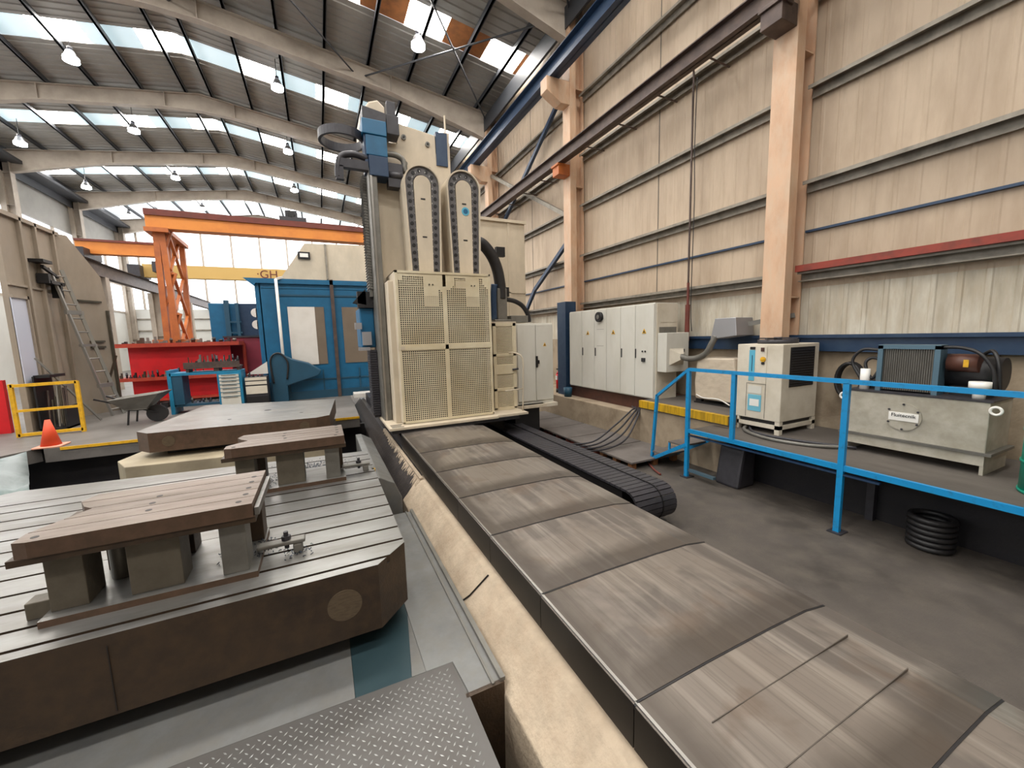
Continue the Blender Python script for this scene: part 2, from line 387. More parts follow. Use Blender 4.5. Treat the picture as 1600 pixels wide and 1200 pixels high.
# gutter at the eaves
for x0, x1 in ((6.75, 7.15), (XL+.15, XL+.9)):
    struct(MB().box(x0, x1, -12, YF, 11.15, 11.3).box(x0, x0+.05, -12, YF, 10.75, 11.15).build('eaves_gutter', 'purlin'))
def column(x0, x1, y, ztop, mt='salmon', w=.36):
    m = MB(); m.box(x0, x0+.2, y-w/2, y+w/2, 0, ztop).box(x1-.025, x1, y-w/2, y+w/2, 0, ztop).box(x0+.19, x1-.02, y-.012, y+.012, 0, ztop)
    for z in (2.9, 6.6, 9.2):
        if z < ztop: m.box(x0+.02, x1-.02, y-w/2+.01, y+w/2-.01, z, z+.02)
    return struct(m.build('steel_column', mt))
for y in YC:
    column(6.78, 7.25, y, rz(7)-.35)
    if y > 15: column(XL, XL+.5, y, rz(XL)-.3, 'rafter')
# girts on the right wall, bay by bay
for i in range(len(YC)-1):
    a, b = YC[i]+.2, YC[i+1]-.2
    for z in (3.3, 4.68, 6.08, 7.45, 9.03, 10.4):
        red = (z == 3.3 and i == 1)
        m = MB().box(7.07, 7.29, a, b, z, z+.02).box(7.07, 7.085, a, b, z-.035, z).box(7.2, 7.22, a, b, z-.14, z)
        if z == 3.3: m.box(7.1, 7.29, a, b, z-.15, z-.135)
        o = struct(m.build('wall_girt', 'girt'))
        if red: struct(box(7.0, 7.07, a, b, 3.3, 3.4).build('wall_girt', 'girtred'))
    struct(box(7.22, 7.29, a, b, 3.93, 3.965).build('wall_girt', 'navy'))
    struct(box(7.275, 7.287, (a+b)/2-.01, (a+b)/2+.01, 3.3, 11).build('trim_4', 'seam'))
# crane runway beams
def ibeam(m, x, y0, y1, z0, z1, w, t=.02):
    m.box(x-w/2, x+w/2, y0, y1, z0, z0+t).box(x-w/2, x+w/2, y0, y1, z1-t, z1).box(x-t/2, x+t/2, y0, y1, z0, z1); return m
m = ibeam(MB(), 6.3, -4, YF, 9.35, 9.8, .3); r = root('crane_runway_beam', (6.3, 4, 9.35), 'dark blue crane runway beam high up on brackets along the right wall', 'crane rail')
m.build('beam', 'navy', r); MB().box(6.27, 6.33, -4, YF, 9.8, 9.86).build('rail', 'purlin', r)
m = ibeam(MB(), 6.5, -4, YF, 7.18, 7.5, .22); r = root('crane_runway_beam', (6.5, 4, 7.18), 'lower grey brown crane runway beam on orange brackets along the right wall', 'crane rail')
m.build('beam', 'girtrail', r); MB().box(6.475, 6.525, -4, YF, 7.5, 7.55).build('rail', 'brightsteel', r)
m = MB()
for y in YC[1:6]:
    for k in range(1, 5): m.cyl((6.55, y+k*1.2, 7.2), (7.2, y+k*1.2+.05, 7.22), .018, 6)
m.build('wall_tie', 'girtrail', r)
for y in YC[1:]:
    b = MB().prism([(6.05, 9.35), (6.78, 9.35), (6.78, 8.75), (6.5, 8.75), (6.05, 9.0)], 'y', y-.17, y+.17).build('crane_bracket', 'salmon', bevel=.01); struct(b)
    struct(MB().box(6.4, 6.78, y-.16, y+.16, 6.88, 7.18).box(6.36, 6.64, y-.18, y+.18, 7.12, 7.18).build('crane_bracket', 'orange' if y > 8 else 'girtrail', bevel=.008))
# wall bracing of the bay between the second and third column
y0, y1 = YC[3], YC[4]
for p, q, mt in (((7.0, y0+.6, 9.4), (7.0, y1-.1, 6.3), 'navy'), ((7.0, y0+.1, 5.3), (7.0, y0+2.4, 4.0), 'navy'), ((6.95, y0+.2, 5.9), (6.95, y1-.2, 9.0), 'girt'), ((7.0, y0+2.4, 4.0), (7.0, y1-.2, .6), 'navy')):
    struct(MB().bar(p, q, .1, .12).build('brace_bar', mt))
# rainwater pipe with its cables, running down the wall
r = root('conduit_pipe', (7.05, 6.0, 2.0), 'thin rusty brown conduit running down the wall beside the electrical cabinets', 'pipe')
MB().tube([(6.6, 5.85, 7.5), (6.85, 5.93, 7.55), (7.0, 6.0, 7.4), (7.0, 6.0, 6.8), (7.0, 6.0, 4), (7.0, 6.0, 3.4)], .02, 8, sub=4).build('pipe', 'girtrail', r)
MB().cyl((7.0, 6.0, 3.4), (7.0, 6.0, 2.6), .028, 8).cyl((7.0, 6.0, 2.95), (7.0, 6.0, 2.2), .05, 8).build('sleeve', 'rustred', r)
MB().tube([(7.02, 5.93, 7.3), (7.02, 5.95, 6), (7.02, 5.92, 5), (7.02, 5.94, 3), (7.02, 5.9, 2.4)], .009, 6, sub=3).build('cable', 'blackrub', r)

# ------------------------------------------------------------ lamps
base = None; names = ['first', 'second', 'third', 'fourth']
for x, side, yl in ((-6.6, 'left', (18.9, 23.8, 29.4, 35.2)), (-.68, 'right', (17.9, 23.4, 29.0)), (-10.9, 'far left', (25.4, 30.8, 36.3))):
    for k, y in enumerate(yl):
        lab = 'glowing high bay lamp, %s from the front in the %s row under the roof' % (names[k], side)
        z = rz(x)-1.05
        if base is None:
            base = root('high_bay_lamp', (x, y, z), lab, 'ceiling lamp', 'high bay lamps under the roof')
            MB().cyl((x, y, z+.30), (x, y, z+.08), .1, 16, r2=.2, cap=False).build('reflector', 'ductgrey', base)
            MB().cyl((x, y, z+.09), (x, y, z-.02), .2, 20).cyl((x, y, z-.02), (x, y, z-.05), .2, 20, r2=.12).build('diffuser', 'lampglow', base)
            MB().cyl((x, y, z+1.05), (x, y, z+.3), .012, 6).cyl((x, y, z+.42), (x, y, z+.3), .07, 12).build('suspension', 'darkgrey', base)
        else: copytree(base, (x, y, z), lab)
copytree(base, (3.35, 12.9, rz(3.35)-1.05), 'glowing high bay lamp nearest the viewer, beside the rusty skylight above the milling column')

# ------------------------------------------------------------ machine bed with telescopic covers
js = [.5, 1.2, 2.03, 2.86, 3.7, 4.56, 5.45, 6.75]
bedr = root('milling_machine_bed', (1.9, 4, 0), 'long grey steel machine bed with telescopic way covers leading to the tall milling column', 'machine bed')
ys_ = [-1.2] + js
for i in range(len(ys_)-1):
    a, b = ys_[i], ys_[i+1]; dz = .005*i
    z = .80-.03+dz
    pr = [(1.13, z-.012), (1.145, z), (1.6, z+.008), (2.1, z+.004), (2.42, z-.008), (2.62, z-.04), (2.65, z-.2), (2.6, z-.2), (2.6, z-.07), (1.2, z-.05)]
    MB().prism(pr, 'y', a, b+.04).build('cover_plate', 'bed', bedr)
    MB().box(1.128, 1.145, a, b-.006, .55, z-.012).build('cover_skirt', 'bedside', bedr)
    MB().box(1.135, 1.15, a, b, z-.013, z+.0015).build('edge_strip', 'brightsteel', bedr)
    MB().prism([(p[0], p[1]+.003) for p in pr[:6]]+[(2.62, z-.06), (1.13, z-.03)], 'y', b-.009, b+.003).build('joint_lip', 'blackrub', bedr)
for yy in (.98, .74): MB().box(1.35, 2.4, yy-.0018, yy+.0018, .77, .7845).build('weld_seam', 'weldline', bedr)
MB().box(1.16, 2.6, -1.2, 12.9, 0, .7).box(1.16, 2.6, 9.42, 12.9, .7, .78).build('bed_casting', 'darkgrey', bedr)
# concrete kerb beside the bed
pr = [(.84, -.9), (.86, .22), (.93, .3), (1.08, .5), (1.17, .52), (1.17, 0), (1.3, -.9)]
struct(MB().prism(pr, 'y', -1.5, 5.35).build('trim_5', 'concrete', bevel=.01))
struct(MB().prism(pr, 'y', 5.35, 14).build('trim_6', 'oily', bevel=.01))
struct(MB().bar((.94, 2.86, .325), (1.075, 2.78, .505), .007, .012).bar((.865, 2.93, .235), (.94, 2.86, .325), .006, .012).build('trim_17', 'slot'))
m = MB()   # scraped plaster along the upper edge of the oily stretch
for k in range(90):
    y = 5.2+k*.038+rnd.uniform(-.02, .02); h = rnd.uniform(.03, .13)*(1.2-k/110); w_ = rnd.uniform(.012, .03)
    m.face([(1.082, y, .508), (1.082, y+w_*2, .508), (1.082-h*.62, y+w_*1.4, .508-h*.8), (1.082-h*.7, y+w_*.6, .508-h*.9)])
m.box(1.075, 1.12, 5.2, 8.6, .5, .53)
o = m.build('plaster_edge', 'concrete', solid=.006); tag(o, 'ragged band of pale plaster along the dark kerb beside the machine bed', 'plaster', kind='stuff')

# ------------------------------------------------------------ milling column
mc = root('milling_machine_column', (1.9, 8, .86), 'tall beige milling machine column with perforated guard and two curved cable chain guides', 'milling machine')
MB().box(.95, 2.95, 6.78, 9.4, .86, .9).box(2.95, 3.62, 6.84, 9.4, .86, .9).box(3.62, 4.4, 7.45, 9.4, .84, .9).build('base_plate', 'machbeige', mc)
MB().box(1.0, 1.2, 6.83, 6.87, .9, .903).box(1.0, 1.17, 6.93, 6.97, .9, .903).box(1.0, 1.2, 7.03, 7.07, .9, .903).build('plate_slot', 'dark', mc)
MB().box(.99, 3.4, 6.8, 9.3, .8, .86).build('wiper_frame', 'blackrub', mc)
m = MB().prism([(1.12, .9), (2.56, .9), (2.56, 6.32), (2.44, 6.32), (2.44, 5.9), (2.28, 5.9), (2.28, 6.22), (1.55, 6.32), (1.55, 5.95), (1.12, 5.95)], 'y', 7.85, 8.9)
m.build('column_casting', 'machbeige', mc, bevel=.015)
MB().prism([(1.13, .9), (1.28, .9), (1.28, 2.2), (1.24, 2.6), (1.24, 3.4), (1.13, 3.4)], 'y', 7.2, 7.85).build('side_cover', 'machbeige', mc, bevel=.01)
# perforated guard
def perf(m, x0, x1, z0, z1, y, pitch, hole, solidf=None, ax='y'):
    nx = int((x1-x0)/pitch); nz = int((z1-z0)/pitch); ox = x0+((x1-x0)-nx*pitch)/2; oz = z0+((z1-z0)-nz*pitch)/2
    xs = [x0]; zs = [z0]
    for i in range(nx): xs += [ox+i*pitch+(pitch-hole)/2, ox+i*pitch+(pitch+hole)/2]
    for i in range(nz): zs += [oz+i*pitch+(pitch-hole)/2, oz+i*pitch+(pitch+hole)/2]
    xs.append(x1); zs.append(z1)
    V = [[m.bm.verts.new((x, y, z)) for z in zs] for x in xs]
    for i in range(len(xs)-1):
        for j in range(len(zs)-1):
            if i % 2 and j % 2 and not (solidf and solidf((xs[i]+xs[i+1])/2, (zs[j]+zs[j+1])/2)): continue
            m.bm.faces.new([V[i][j], V[i+1][j], V[i+1][j+1], V[i][j+1]])
gx0, gx1, gy = 1.22, 2.95, 7.0
def upper(x, z):
    if z > 3.47: return True
    for cx in (1.84, 2.61):
        if abs(x-cx) < .13 and z > 3.15: return True
    if z > 3.38 and (x < 1.34): return True
    d = abs(x-2.06)
    if z > 3.18+d*.75 and d < .2: return True
    if x > 2.8 and z > 3.2+(2.95-x)*1.2: return True
    return False
m = MB()
perf(m, gx0+.04, 2.04, 2.28, 3.52, gy, .0365, .0235, upper); perf(m, 2.10, gx1-.03, 2.28, 3.52, gy, .0365, .0235, upper)
perf(m, gx0+.04, 2.04, .94, 2.2, gy, .0365, .0235); perf(m, 2.10, gx1-.03, .94, 2.2, gy, .0365, .0235)
g = m.build('perforated_guard', 'perf', mc, solid=.004)
MB().box(gx0, gx0+.04, gy-.012, gy+.02, .92, 3.55).box(gx1-.03, gx1, gy-.012, gy+.02, .92, 3.55).box(2.04, 2.10, gy-.014, gy+.02, .92, 3.3).box(gx0, gx1, gy-.012, gy+.02, 3.51, 3.55)\
    .box(gx0, gx1, gy-.012, gy+.02, .91, .94).box(gx0, gx1, gy-.014, gy+.02, 2.2, 2.28).build('guard_frame', 'perf', g)
MB().box(1.24, 1.32, gy-.02, gy-.012, 2.21, 2.27).build('latch', 'machbeige', g)
MB().box(gx0-.0, gx0+.012, gy+.02, 7.75, .92, 3.55).box(gx1-.012, gx1, gy+.02, 7.75, .92, 3.55).box(gx0, gx1, gy+.02, 7.85, 3.535, 3.55).build('guard_side', 'machbeige', g)
MB().box(gx0+.02, gx1-.02, 7.2, 7.22, .92, 3.3).build('shade_backing', 'dark', g)  # added black sheet, stands in for the shade seen through the holes
for x0, x1, z0, z1 in ((1.71, 1.96, 2.95, 3.52), (2.48, 2.74, 2.95, 3.52)):
    MB().box(x0, x1, gy+.01, gy+.03, z0, z1).build('stiffener_plate', 'machbeige', g)
MB().cyl((1.8, gy-.016, 3.33), (1.8, gy-.004, 3.33), .012, 8).cyl((1.86, gy-.016, 3.33), (1.86, gy-.004, 3.33), .012, 8).cyl((2.58, gy-.016, 3.33), (2.58, gy-.004, 3.33), .012, 8).cyl((2.64, gy-.016, 3.33), (2.64, gy-.004, 3.33), .012, 8).build('screw', 'dark', g)
# chain guides
def upath(cx, R, zc, zb, lean):
    P = [(cx-R+lean, zb)]; P += [(cx-R+lean*(1-t/6), zb+(zc-zb)*t/6) for t in range(1, 6)]
    P += [(cx-R*math.cos(math.pi*k/18), zc+R*math.sin(math.pi*k/18)) for k in range(19)]
    P += [(cx+R-lean*t/6, zc-(zc-zb)*t/6) for t in range(1, 7)]; return P
def band(m, cx, Ra, Rb, zc, zb, lean, y0, y1, mi=0):
    A, B = upath(cx, Ra, zc, zb, lean), upath(cx, Rb, zc, zb, lean)
    for i in range(len(A)-1): m.prism([A[i], A[i+1], B[i+1], B[i]], 'y', y0, y1, mi)
guides = []
for cx, zc, yy, lab in ((1.845, 5.1, 7.3, 'left'), (2.61, 5.12, 7.3, 'right')):
    m = MB(); band(m, cx, .325, .30, zc, 3.5, .05, yy-.02, yy+.45); m.prism(upath(cx, .31, zc, 3.5, .05), 'y', yy+.2, yy+.24)
    gu = m.build('chain_guide', 'machbeige', mc)
    m = MB(); band(m, cx, .298, .165, zc, 3.5, .05, yy+.02, yy+.18)
    ch = m.build('cable_chain', 'chaingrey', gu)
    m = MB(); md = MB(); Pm = upath(cx, .232, zc, 3.5, .05); d = 0; acc = .05
    for i in range(len(Pm)-1):
        a = Vector((Pm[i][0], yy+.012, Pm[i][1])); b = Vector((Pm[i+1][0], yy+.012, Pm[i+1][1])); L = (b-a).length
        while acc < L:
            p = a+(b-a)*acc/L; m.cyl(p, p+Vector((0, .012, 0)), .032, 10)
            q = (b-a).normalized(); nrm = Vector((-q.z, 0, q.x)); c_ = p+nrm*(-.055)
            md.box(c_.x-.006, c_.x+.006, yy+.008, yy+.02, c_.z+.03, c_.z+.055)
            acc += .125
        acc -= L
    m.build('link_pin', 'dark', ch); md.build('link_highlight_clip', 'brightsteel', ch)
    P_ = upath(cx, .15, zc, 3.5, .02); MB().prism(P_, 'y', yy+.0, yy+.03).build('guide_plate', 'machbeige', gu)
    for z in (4.85, 4.2): MB().box(cx-.04, cx+.04, yy-.006, yy, z-.012, z+.012).build('hand_slot', 'dark', gu)
    if lab == 'right': MB().cyl((cx+.02, yy-.01, 4.72), (cx+.02, yy, 4.72), .075, 24).build('round_badge', 'lightblue', gu); MB().cyl((cx+.02, yy-.014, 4.72), (cx+.02, yy-.01, 4.72), .045, 20).build('badge_ring', 'machteal', gu)
MB().box(2.2, 2.27, 7.82, 7.85, 3.7, 4.1).build('dark_slot', 'rustred', mc)
for x, z in ((1.68, 6.08), (2.12, 6.03), (1.68, 5.62), (2.12, 5.58)): MB().cyl((x, 7.82, z), (x, 7.85, z), .045, 14).cyl((x, 7.81, z), (x, 7.83, z), .022, 8, m=1).build('bolt', ['midgrey', 'dark'], mc)
MB().box(2.28, 2.5, 7.82, 8.5, 5.68, 6.28).build('dark_recess', 'navy', mc)
MB().box(1.34, 1.56, 7.6, 7.9, 5.98, 6.3).box(1.37, 1.52, 7.65, 7.9, 6.3, 6.55).build('drive_motor', 'darkgrey', mc, bevel=.01)
MB().cyl((2.59, 8.2, .95), (2.59, 8.2, 6.8), .018, 8).build('side_pipe', 'machbeige', mc)
m = MB(); m.prism([(.92, 6.0), (1.4, 6.0), (1.4, 6.62), (1.28, 6.72), (1.12, 6.66), (.96, 6.42)], 'y', 8.0, 8.6); m.build('top_cover', 'machbeige', mc, bevel=.03)
MB().box(.98, 1.12, 7.55, 8.3, .9, 5.35).build('guide_way', 'midgrey', mc, bevel=.01)
MB().box(1.005, 1.035, 7.535, 7.55, .9, 5.35).build('rail_strip', 'brightsteel', mc)
m = MB()
for k in range(28): m.box(.84, .975, 7.95, 8.4, .95+k*.045, .985+k*.045)
m.box(.86, .97, 7.98, 8.38, .9, 2.2); m.build('lower_bellows', 'darkgrey', mc)
m = MB()
for k in range(40): m.prism([(.9, 3.35+k*.05), (.975, 3.33+k*.05), (.975, 3.37+k*.05), (.92, 3.385+k*.05)], 'y', 7.9, 8.3)
m.box(.92, .97, 7.93, 8.3, 3.2, 5.35); m.build('upper_bellows', 'midgrey', mc)
# spindle head riding on the left guide
sh = MB().box(.72, .98, 8.1, 8.9, 2.25, 3.0).build('spindle_head', 'machteal', mc, bevel=.02)
MB().box(.70, .98, 8.02, 8.2, 3.0, 3.3).prism([(.62, 3.1), (.85, 3.35), (.85, 3.05)], 'y', 8.02, 8.3).build('head_cowl', 'blackrub', sh)
MB().box(.66, .86, 7.98, 8.1, 2.2, 2.26).box(.62, .74, 8.0, 8.1, 2.6, 2.72).box(.74, .9, 8.0, 8.1, 2.3, 2.55).build('head_bracket', 'ductgrey', sh)
# tool arm with ring at the top
ta = MB().box(.92, 1.32, 7.5, 7.9, 5.88, 6.12).build('top_motor', 'machteal', mc, bevel=.01)
MB().prism([(.94, 6.12), (1.32, 6.12), (1.32, 6.26), (.94, 6.32)], 'y', 7.52, 7.9).build('motor_cap', 'darkgrey', ta)
MB().box(.97, 1.32, 7.52, 7.9, 5.55, 5.88).build('gear_housing', 'enclblue', ta, bevel=.01)
MB().box(1.0, 1.32, 7.52, 7.9, 5.22, 5.55).box(.94, 1.0, 7.55, 7.85, 5.3, 6.1).build('arm_base', 'navy', ta, bevel=.01)
m = MB()
for k in range(36):
    a0, a1 = 2*math.pi*k/36, 2*math.pi*(k+1)/36; cx, cy_ = .62, 7.9
    m.prism([(cx+r_*math.cos(t), cy_+r_*math.sin(t)) for r_, t in ((.38, a0), (.38, a1), (.335, a1), (.335, a0))], 'z', 5.82, 5.96)
m.build('tool_ring', 'darkgrey', ta)
MB().tube([(.98, 7.6, 5.5), (.75, 7.55, 5.52), (.56, 7.55, 5.45), (.5, 7.55, 5.25), (.5, 7.55, 5.12)], .055, 10).box(.48, .98, 7.5, 7.62, 5.28, 5.42).box(.46, .58, 7.5, 7.6, 5.08, 5.3).build('tool_arm', 'darkgrey', ta)
MB().tube([(1.32, 7.7, 5.68), (1.5, 7.7, 5.68), (1.62, 7.7, 5.6), (1.64, 7.7, 5.4)], .05, 10).build('hose', 'midgrey', ta)
MB().box(1.32, 1.58, 7.6, 7.8, 5.1, 5.5).cyl((1.32, 7.62, 5.3), (1.56, 7.62, 5.3), .06, 12).build('arm_cylinder', 'darkgrey', ta)
# access cage and cabinet on the right of the column
m = MB(); 
for z0, z1, in ((2.05, 2.6), (1.82, 2.0), (1.35, 1.64), (.95, 1.3)): perf(m, 3.16, 3.54, z0, z1, 7.3, .03, .018)
cg = m.build('access_cage', 'perf', mc, solid=.004)
MB().box(3.10, 3.16, 7.29, 7.32, .92, 2.66).box(3.54, 3.60, 7.29, 7.32, .92, 2.66).box(3.1, 3.6, 7.29, 7.32, 2.6, 2.66).box(3.1, 3.6, 7.29, 7.32, 2.0, 2.05).box(3.1, 3.6, 7.285, 7.32, 1.64, 1.82).box(3.1, 3.6, 7.29, 7.32, 1.3, 1.35).box(3.1, 3.6, 7.29, 7.32, .9, .95).build('cage_frame', 'perf', cg)
MB().box(3.6, 3.62, 7.3, 8.4, .9, 2.66).box(2.96, 3.62, 8.35, 8.4, .9, 2.66).box(2.96, 3.62, 7.3, 8.4, 2.66, 2.69).build('cage_wall', 'machbeige', cg)
MB().tube([(3.5, 7.26, 1.72), (3.62, 7.24, 1.73)], .02, 8, sub=1).build('handle', 'darkgrey', cg)
MB().tube([(3.58, 7.0, .9), (3.6, 7.0, 1.5), (3.6, 7.0, 1.95), (3.5, 7.1, 2.06), (3.45, 7.3, 2.06)], .014, 8, sub=3).tube([(3.6, 7.0, 1.35), (3.2, 7.0, 1.33)], .012, 8, sub=1).build('hand_rail', 'machbeige', mc)
wc = root('switch_cabinet', (4.2, 7.9, .9), 'white double door switch cabinet standing right of the perforated guard with a warning triangle', 'cabinet')
MB().box(3.78, 4.68, 7.62, 8.2, .9, 2.66).build('body', 'whitecab', wc, bevel=.008)
for a, b in ((3.79, 4.22), (4.24, 4.67)): MB().box(a, b, 7.595, 7.62, .97, 2.63).build('door', 'whitecab', wc, bevel=.004)
MB().box(3.7, 4.72, 7.5, 8.25, .82, .9).build('plinth', 'cream', wc, bevel=.004)
MB().box(4.23, 4.27, 7.57, 7.595, 1.7, 1.95).box(4.235, 4.3, 7.55, 7.57, 1.78, 1.86).build('handle', 'dark', wc)
MB().prism([(4.42, 2.16), (4.5, 2.16), (4.46, 2.24)], 'y', 7.59, 7.594).build('warning_triangle', 'yellow', wc)
MB().prism([(4.443, 2.172), (4.477, 2.172), (4.46, 2.215)], 'y', 7.587, 7.59).build('warning_mark', 'print', wc)
MB().box(3.7, 4.3, 7.6, 8.2, .3, .82).build('bracket', 'dark', wc)
# back unit, post and thick hoses
bu = root('hydraulic_tower', (4.2, 9.5, 0), 'big plain beige sheet metal tower standing behind the black hoses', 'machine housing')
MB().box(2.95, 5.0, 9.45, 10.3, 0, 5.3).build('housing', 'machbeige', bu, bevel=.01)
MB().box(4.5, 4.56, 9.43, 9.45, .9, 5.3).box(2.95, 5.0, 9.43, 9.45, 3.5, 3.53).box(2.95, 5.03, 9.4, 9.45, 5.25, 5.32).build('panel_seam', 'machbeige', bu)
MB().box(3.4, 3.78, 7.85, 8.2, 2.69, 2.76).box(3.5, 3.72, 7.9, 8.15, 2.69, 3.42).box(3.78, 4.2, 7.85, 8.2, 2.69, 2.84).build('hose_post', 'midgrey', mc, bevel=.01)
m = MB(); m.tube([(2.95, 8.0, 4.35), (3.2, 8.0, 4.34), (3.42, 8.0, 4.12), (3.56, 8.0, 3.8), (3.62, 8.0, 3.4), (3.62, 8.0, 3.2)], .12, 14); m.build('main_hose', 'blackrub', mc)
MB().tube([(3.45, 7.95, 3.5), (3.42, 7.95, 3.2), (3.42, 7.95, 2.75)], .07, 10).build('main_hose', 'navy', mc)
MB().tube([(3.7, 8.0, 3.2), (3.95, 8.0, 3.16), (4.15, 8.0, 3.05), (4.28, 8.0, 2.85), (4.3, 8.0, 2.7)], .05, 12).build('bent_hose', 'blackrub', mc)
MB().box(3.7, 3.8, 7.95, 8.1, 3.25, 3.45).box(3.55, 3.75, 8.0, 8.1, 4.1, 4.3).build('hose_clamp', 'dark', mc)

# ------------------------------------------------------------ floor cable chain and pallets
m = MB(); x0, x1 = 3.22, 3.85; segs = []
zt = .5; R = .22
P = [(9.6, zt)]; y = 9.6
while y > 3.62: y -= .1; P.append((y, zt))
P += [(3.6-R*math.sin(math.pi*k/10), zt-R+R*math.cos(math.pi*k/10)) for k in range(1, 11)]
P += [(4.5, zt-2*R), (9.6, zt-2*R)]
m = MB()
for i in range(len(P)-1):
    a = Vector(P[i]); b = Vector(P[i+1]); d = (b-a).normalized(); n = Vector((d.y, -d.x))*-1; e = d*.006
    a2, b2 = a+e, b-e
    m.prism([(a2.x, a2.y), (b2.x, b2.y), (b2.x-n.x*-.03, b2.y-n.y*-.03), (a2.x-n.x*-.03, a2.y-n.y*-.03)], 'x', x0, x1)
fc = root('floor_cable_chain', (3.53, 6, .03), 'wide grey slatted cable chain curling over on the floor beside the machine bed', 'cable chain')
m.build('slats', 'darkgrey', fc)
m = MB()
for i in range(len(P)-2):
    a = Vector(P[i]); b = Vector(P[i+1]); m.bar((3.62, a.x, a.y+.004), (3.62, b.x, b.y+.004), .014, .02)
m.build('centre_strip', 'dark', fc)
MB().box(x0+.03, x1-.03, 3.7, 9.6, .08, .44).build('chain_core', 'dark', fc)
for k in range(5):
    ya = 5.15+k*1.0; yb = ya+.97
    p = root('wooden_pallet', (5.2, ya+.5, 0), 'low wooden pallet with a grey mat, %s from the steps' % ['nearest', 'second', 'third', 'fourth', 'fifth and farthest'][k], 'pallet', 'pallets along the plinth')
    MB().box(4.74, 5.9, ya, yb, .12, .15).build('deck', 'mat_top', p)
    for xx in (4.78, 5.3, 5.78):
        for yy in (ya+.04, ya+.45, yb-.14): MB().box(xx, xx+.1, yy, yy+.1, .0, .12).build('block', 'wood' if k == 0 else 'rustred', p)

# ------------------------------------------------------------ plinth, platform, walkway
struct(MB().box(5.93, 7.28, 6.2, 16, 0, .7).build('trim_7', 'conc_wall', bevel=.01))
struct(box(6.3, 7.28, 6.2, 9.6, .7, 1.0).build('trim_8', 'browntank'))
struct(box(5.93, 7.28, 4.2, 6.2, 0, .84).build('trim_9', 'conc_wall'))
struct(MB().box(5.9, 7.28, 4.2, 6.2, .84, 1.0).build('floor_step', 'walk'))
struct(MB().box(5.88, 5.9, 4.2, 6.2, .86, 1.0).box(5.88, 5.97, 4.2, 6.2, 1.0, 1.004).build('trim_10', 'yellowpaint'))
wk = root('raised_walkway', (6.2, 2, 0), 'raised grey walkway with blue steel edge and guard rail under the chiller and oil tank', 'walkway')
MB().box(5.34, 7.25, -2, 4.5, .765, .8).build('deck', 'walk', wk)
MB().box(5.30, 5.34, -2, 4.52, .755, .82).build('edge_beam', 'bluerail', wk)
rr = MB().bar((5.32, -2, 1.79), (5.32, 4.5, 1.79), .05, .05).build('top_rail', 'bluerail', wk)
for y, z0 in ((4.5, 0), (3.72, .8), (2.36, 0), (1.0, 0.8), (-.4, 0)):
    p = MB().box(5.295, 5.345, y-.03, y+.03, z0, 1.77).build('post', 'bluerail', wk)
    if z0 == 0: MB().box(5.25, 5.42, y-.07, y+.07, 0, .015).build('foot_plate', 'darkgrey', p)
MB().bar((5.32, 4.5, 1.79), (5.32, 5.16, 1.28), .045, .045).bar((5.32, 5.16, 1.3), (5.32, 5.26, .15), .045, .045).build('stair_rail', 'bluerail', wk)
MB().bar((5.3, 4.5, .55), (5.3, 5.4, .02), .03, .06).bar((5.85, 4.5, .55), (5.85, 5.4, .02), .03, .06).build('stair_string', 'bluerail', wk)
for k, (y, z) in enumerate(((5.15, .24), (4.75, .50))):
    t = MB().box(5.3, 5.88, y-.2, y+.12, z, z+.025).build('tread', 'mat_top', wk); MB().box(5.295, 5.325, y+.09, y+.12, z-.14, z).build('tread_support', 'bluerail', t)
MB().box(5.32, 5.38, 4.0, 4.5, .1, .14).build('floor_bar', 'steelblue', wk)
MB().box(5.3, 5.36, 2.0, 4.5, .7, .72).build('lower_flange', 'navy', wk)
for y in (-1, .6, 2.3): MB().box(6.0, 6.08, y, y+.08, 0, .765).build('rear_leg', 'darkgrey', wk)
struct(box(6.1, 7.28, -3, 4.1, 0, .755).build('underdeck_shade', 'darkpit'))  # near-black block, its colour stands in for the shade under the walkway
o = MB().prism([(5.5, 0), (5.9, 0), (5.9, .62), (5.62, .62)], 'y', 3.72, 4.12).build('dark_sack', 'darkgrey', bevel=.04); tag(o, 'dark plastic wrapped block under the end of the walkway beside the steps', 'sack')
m = MB()
for k in range(6): m.tube([(5.8+.17*math.cos(t*math.pi/4), 1.72+.17*math.sin(t*math.pi/4), .035+k*.06) for t in range(8)], .03, 8, sub=3, closed=True)
tag(m.build('hose_coil', 'blackrub'), 'dark ribbed hose coil standing upright on the floor under the walkway', 'hose')
tag(MB().tube([(5.3, 5.35, .02), (5.1, 5.0, .02), (5.0, 4.75, .02)], .018, 8).build('steel_rod', 'rustred'), 'short rusty rod lying on the floor before the steps', 'rod')

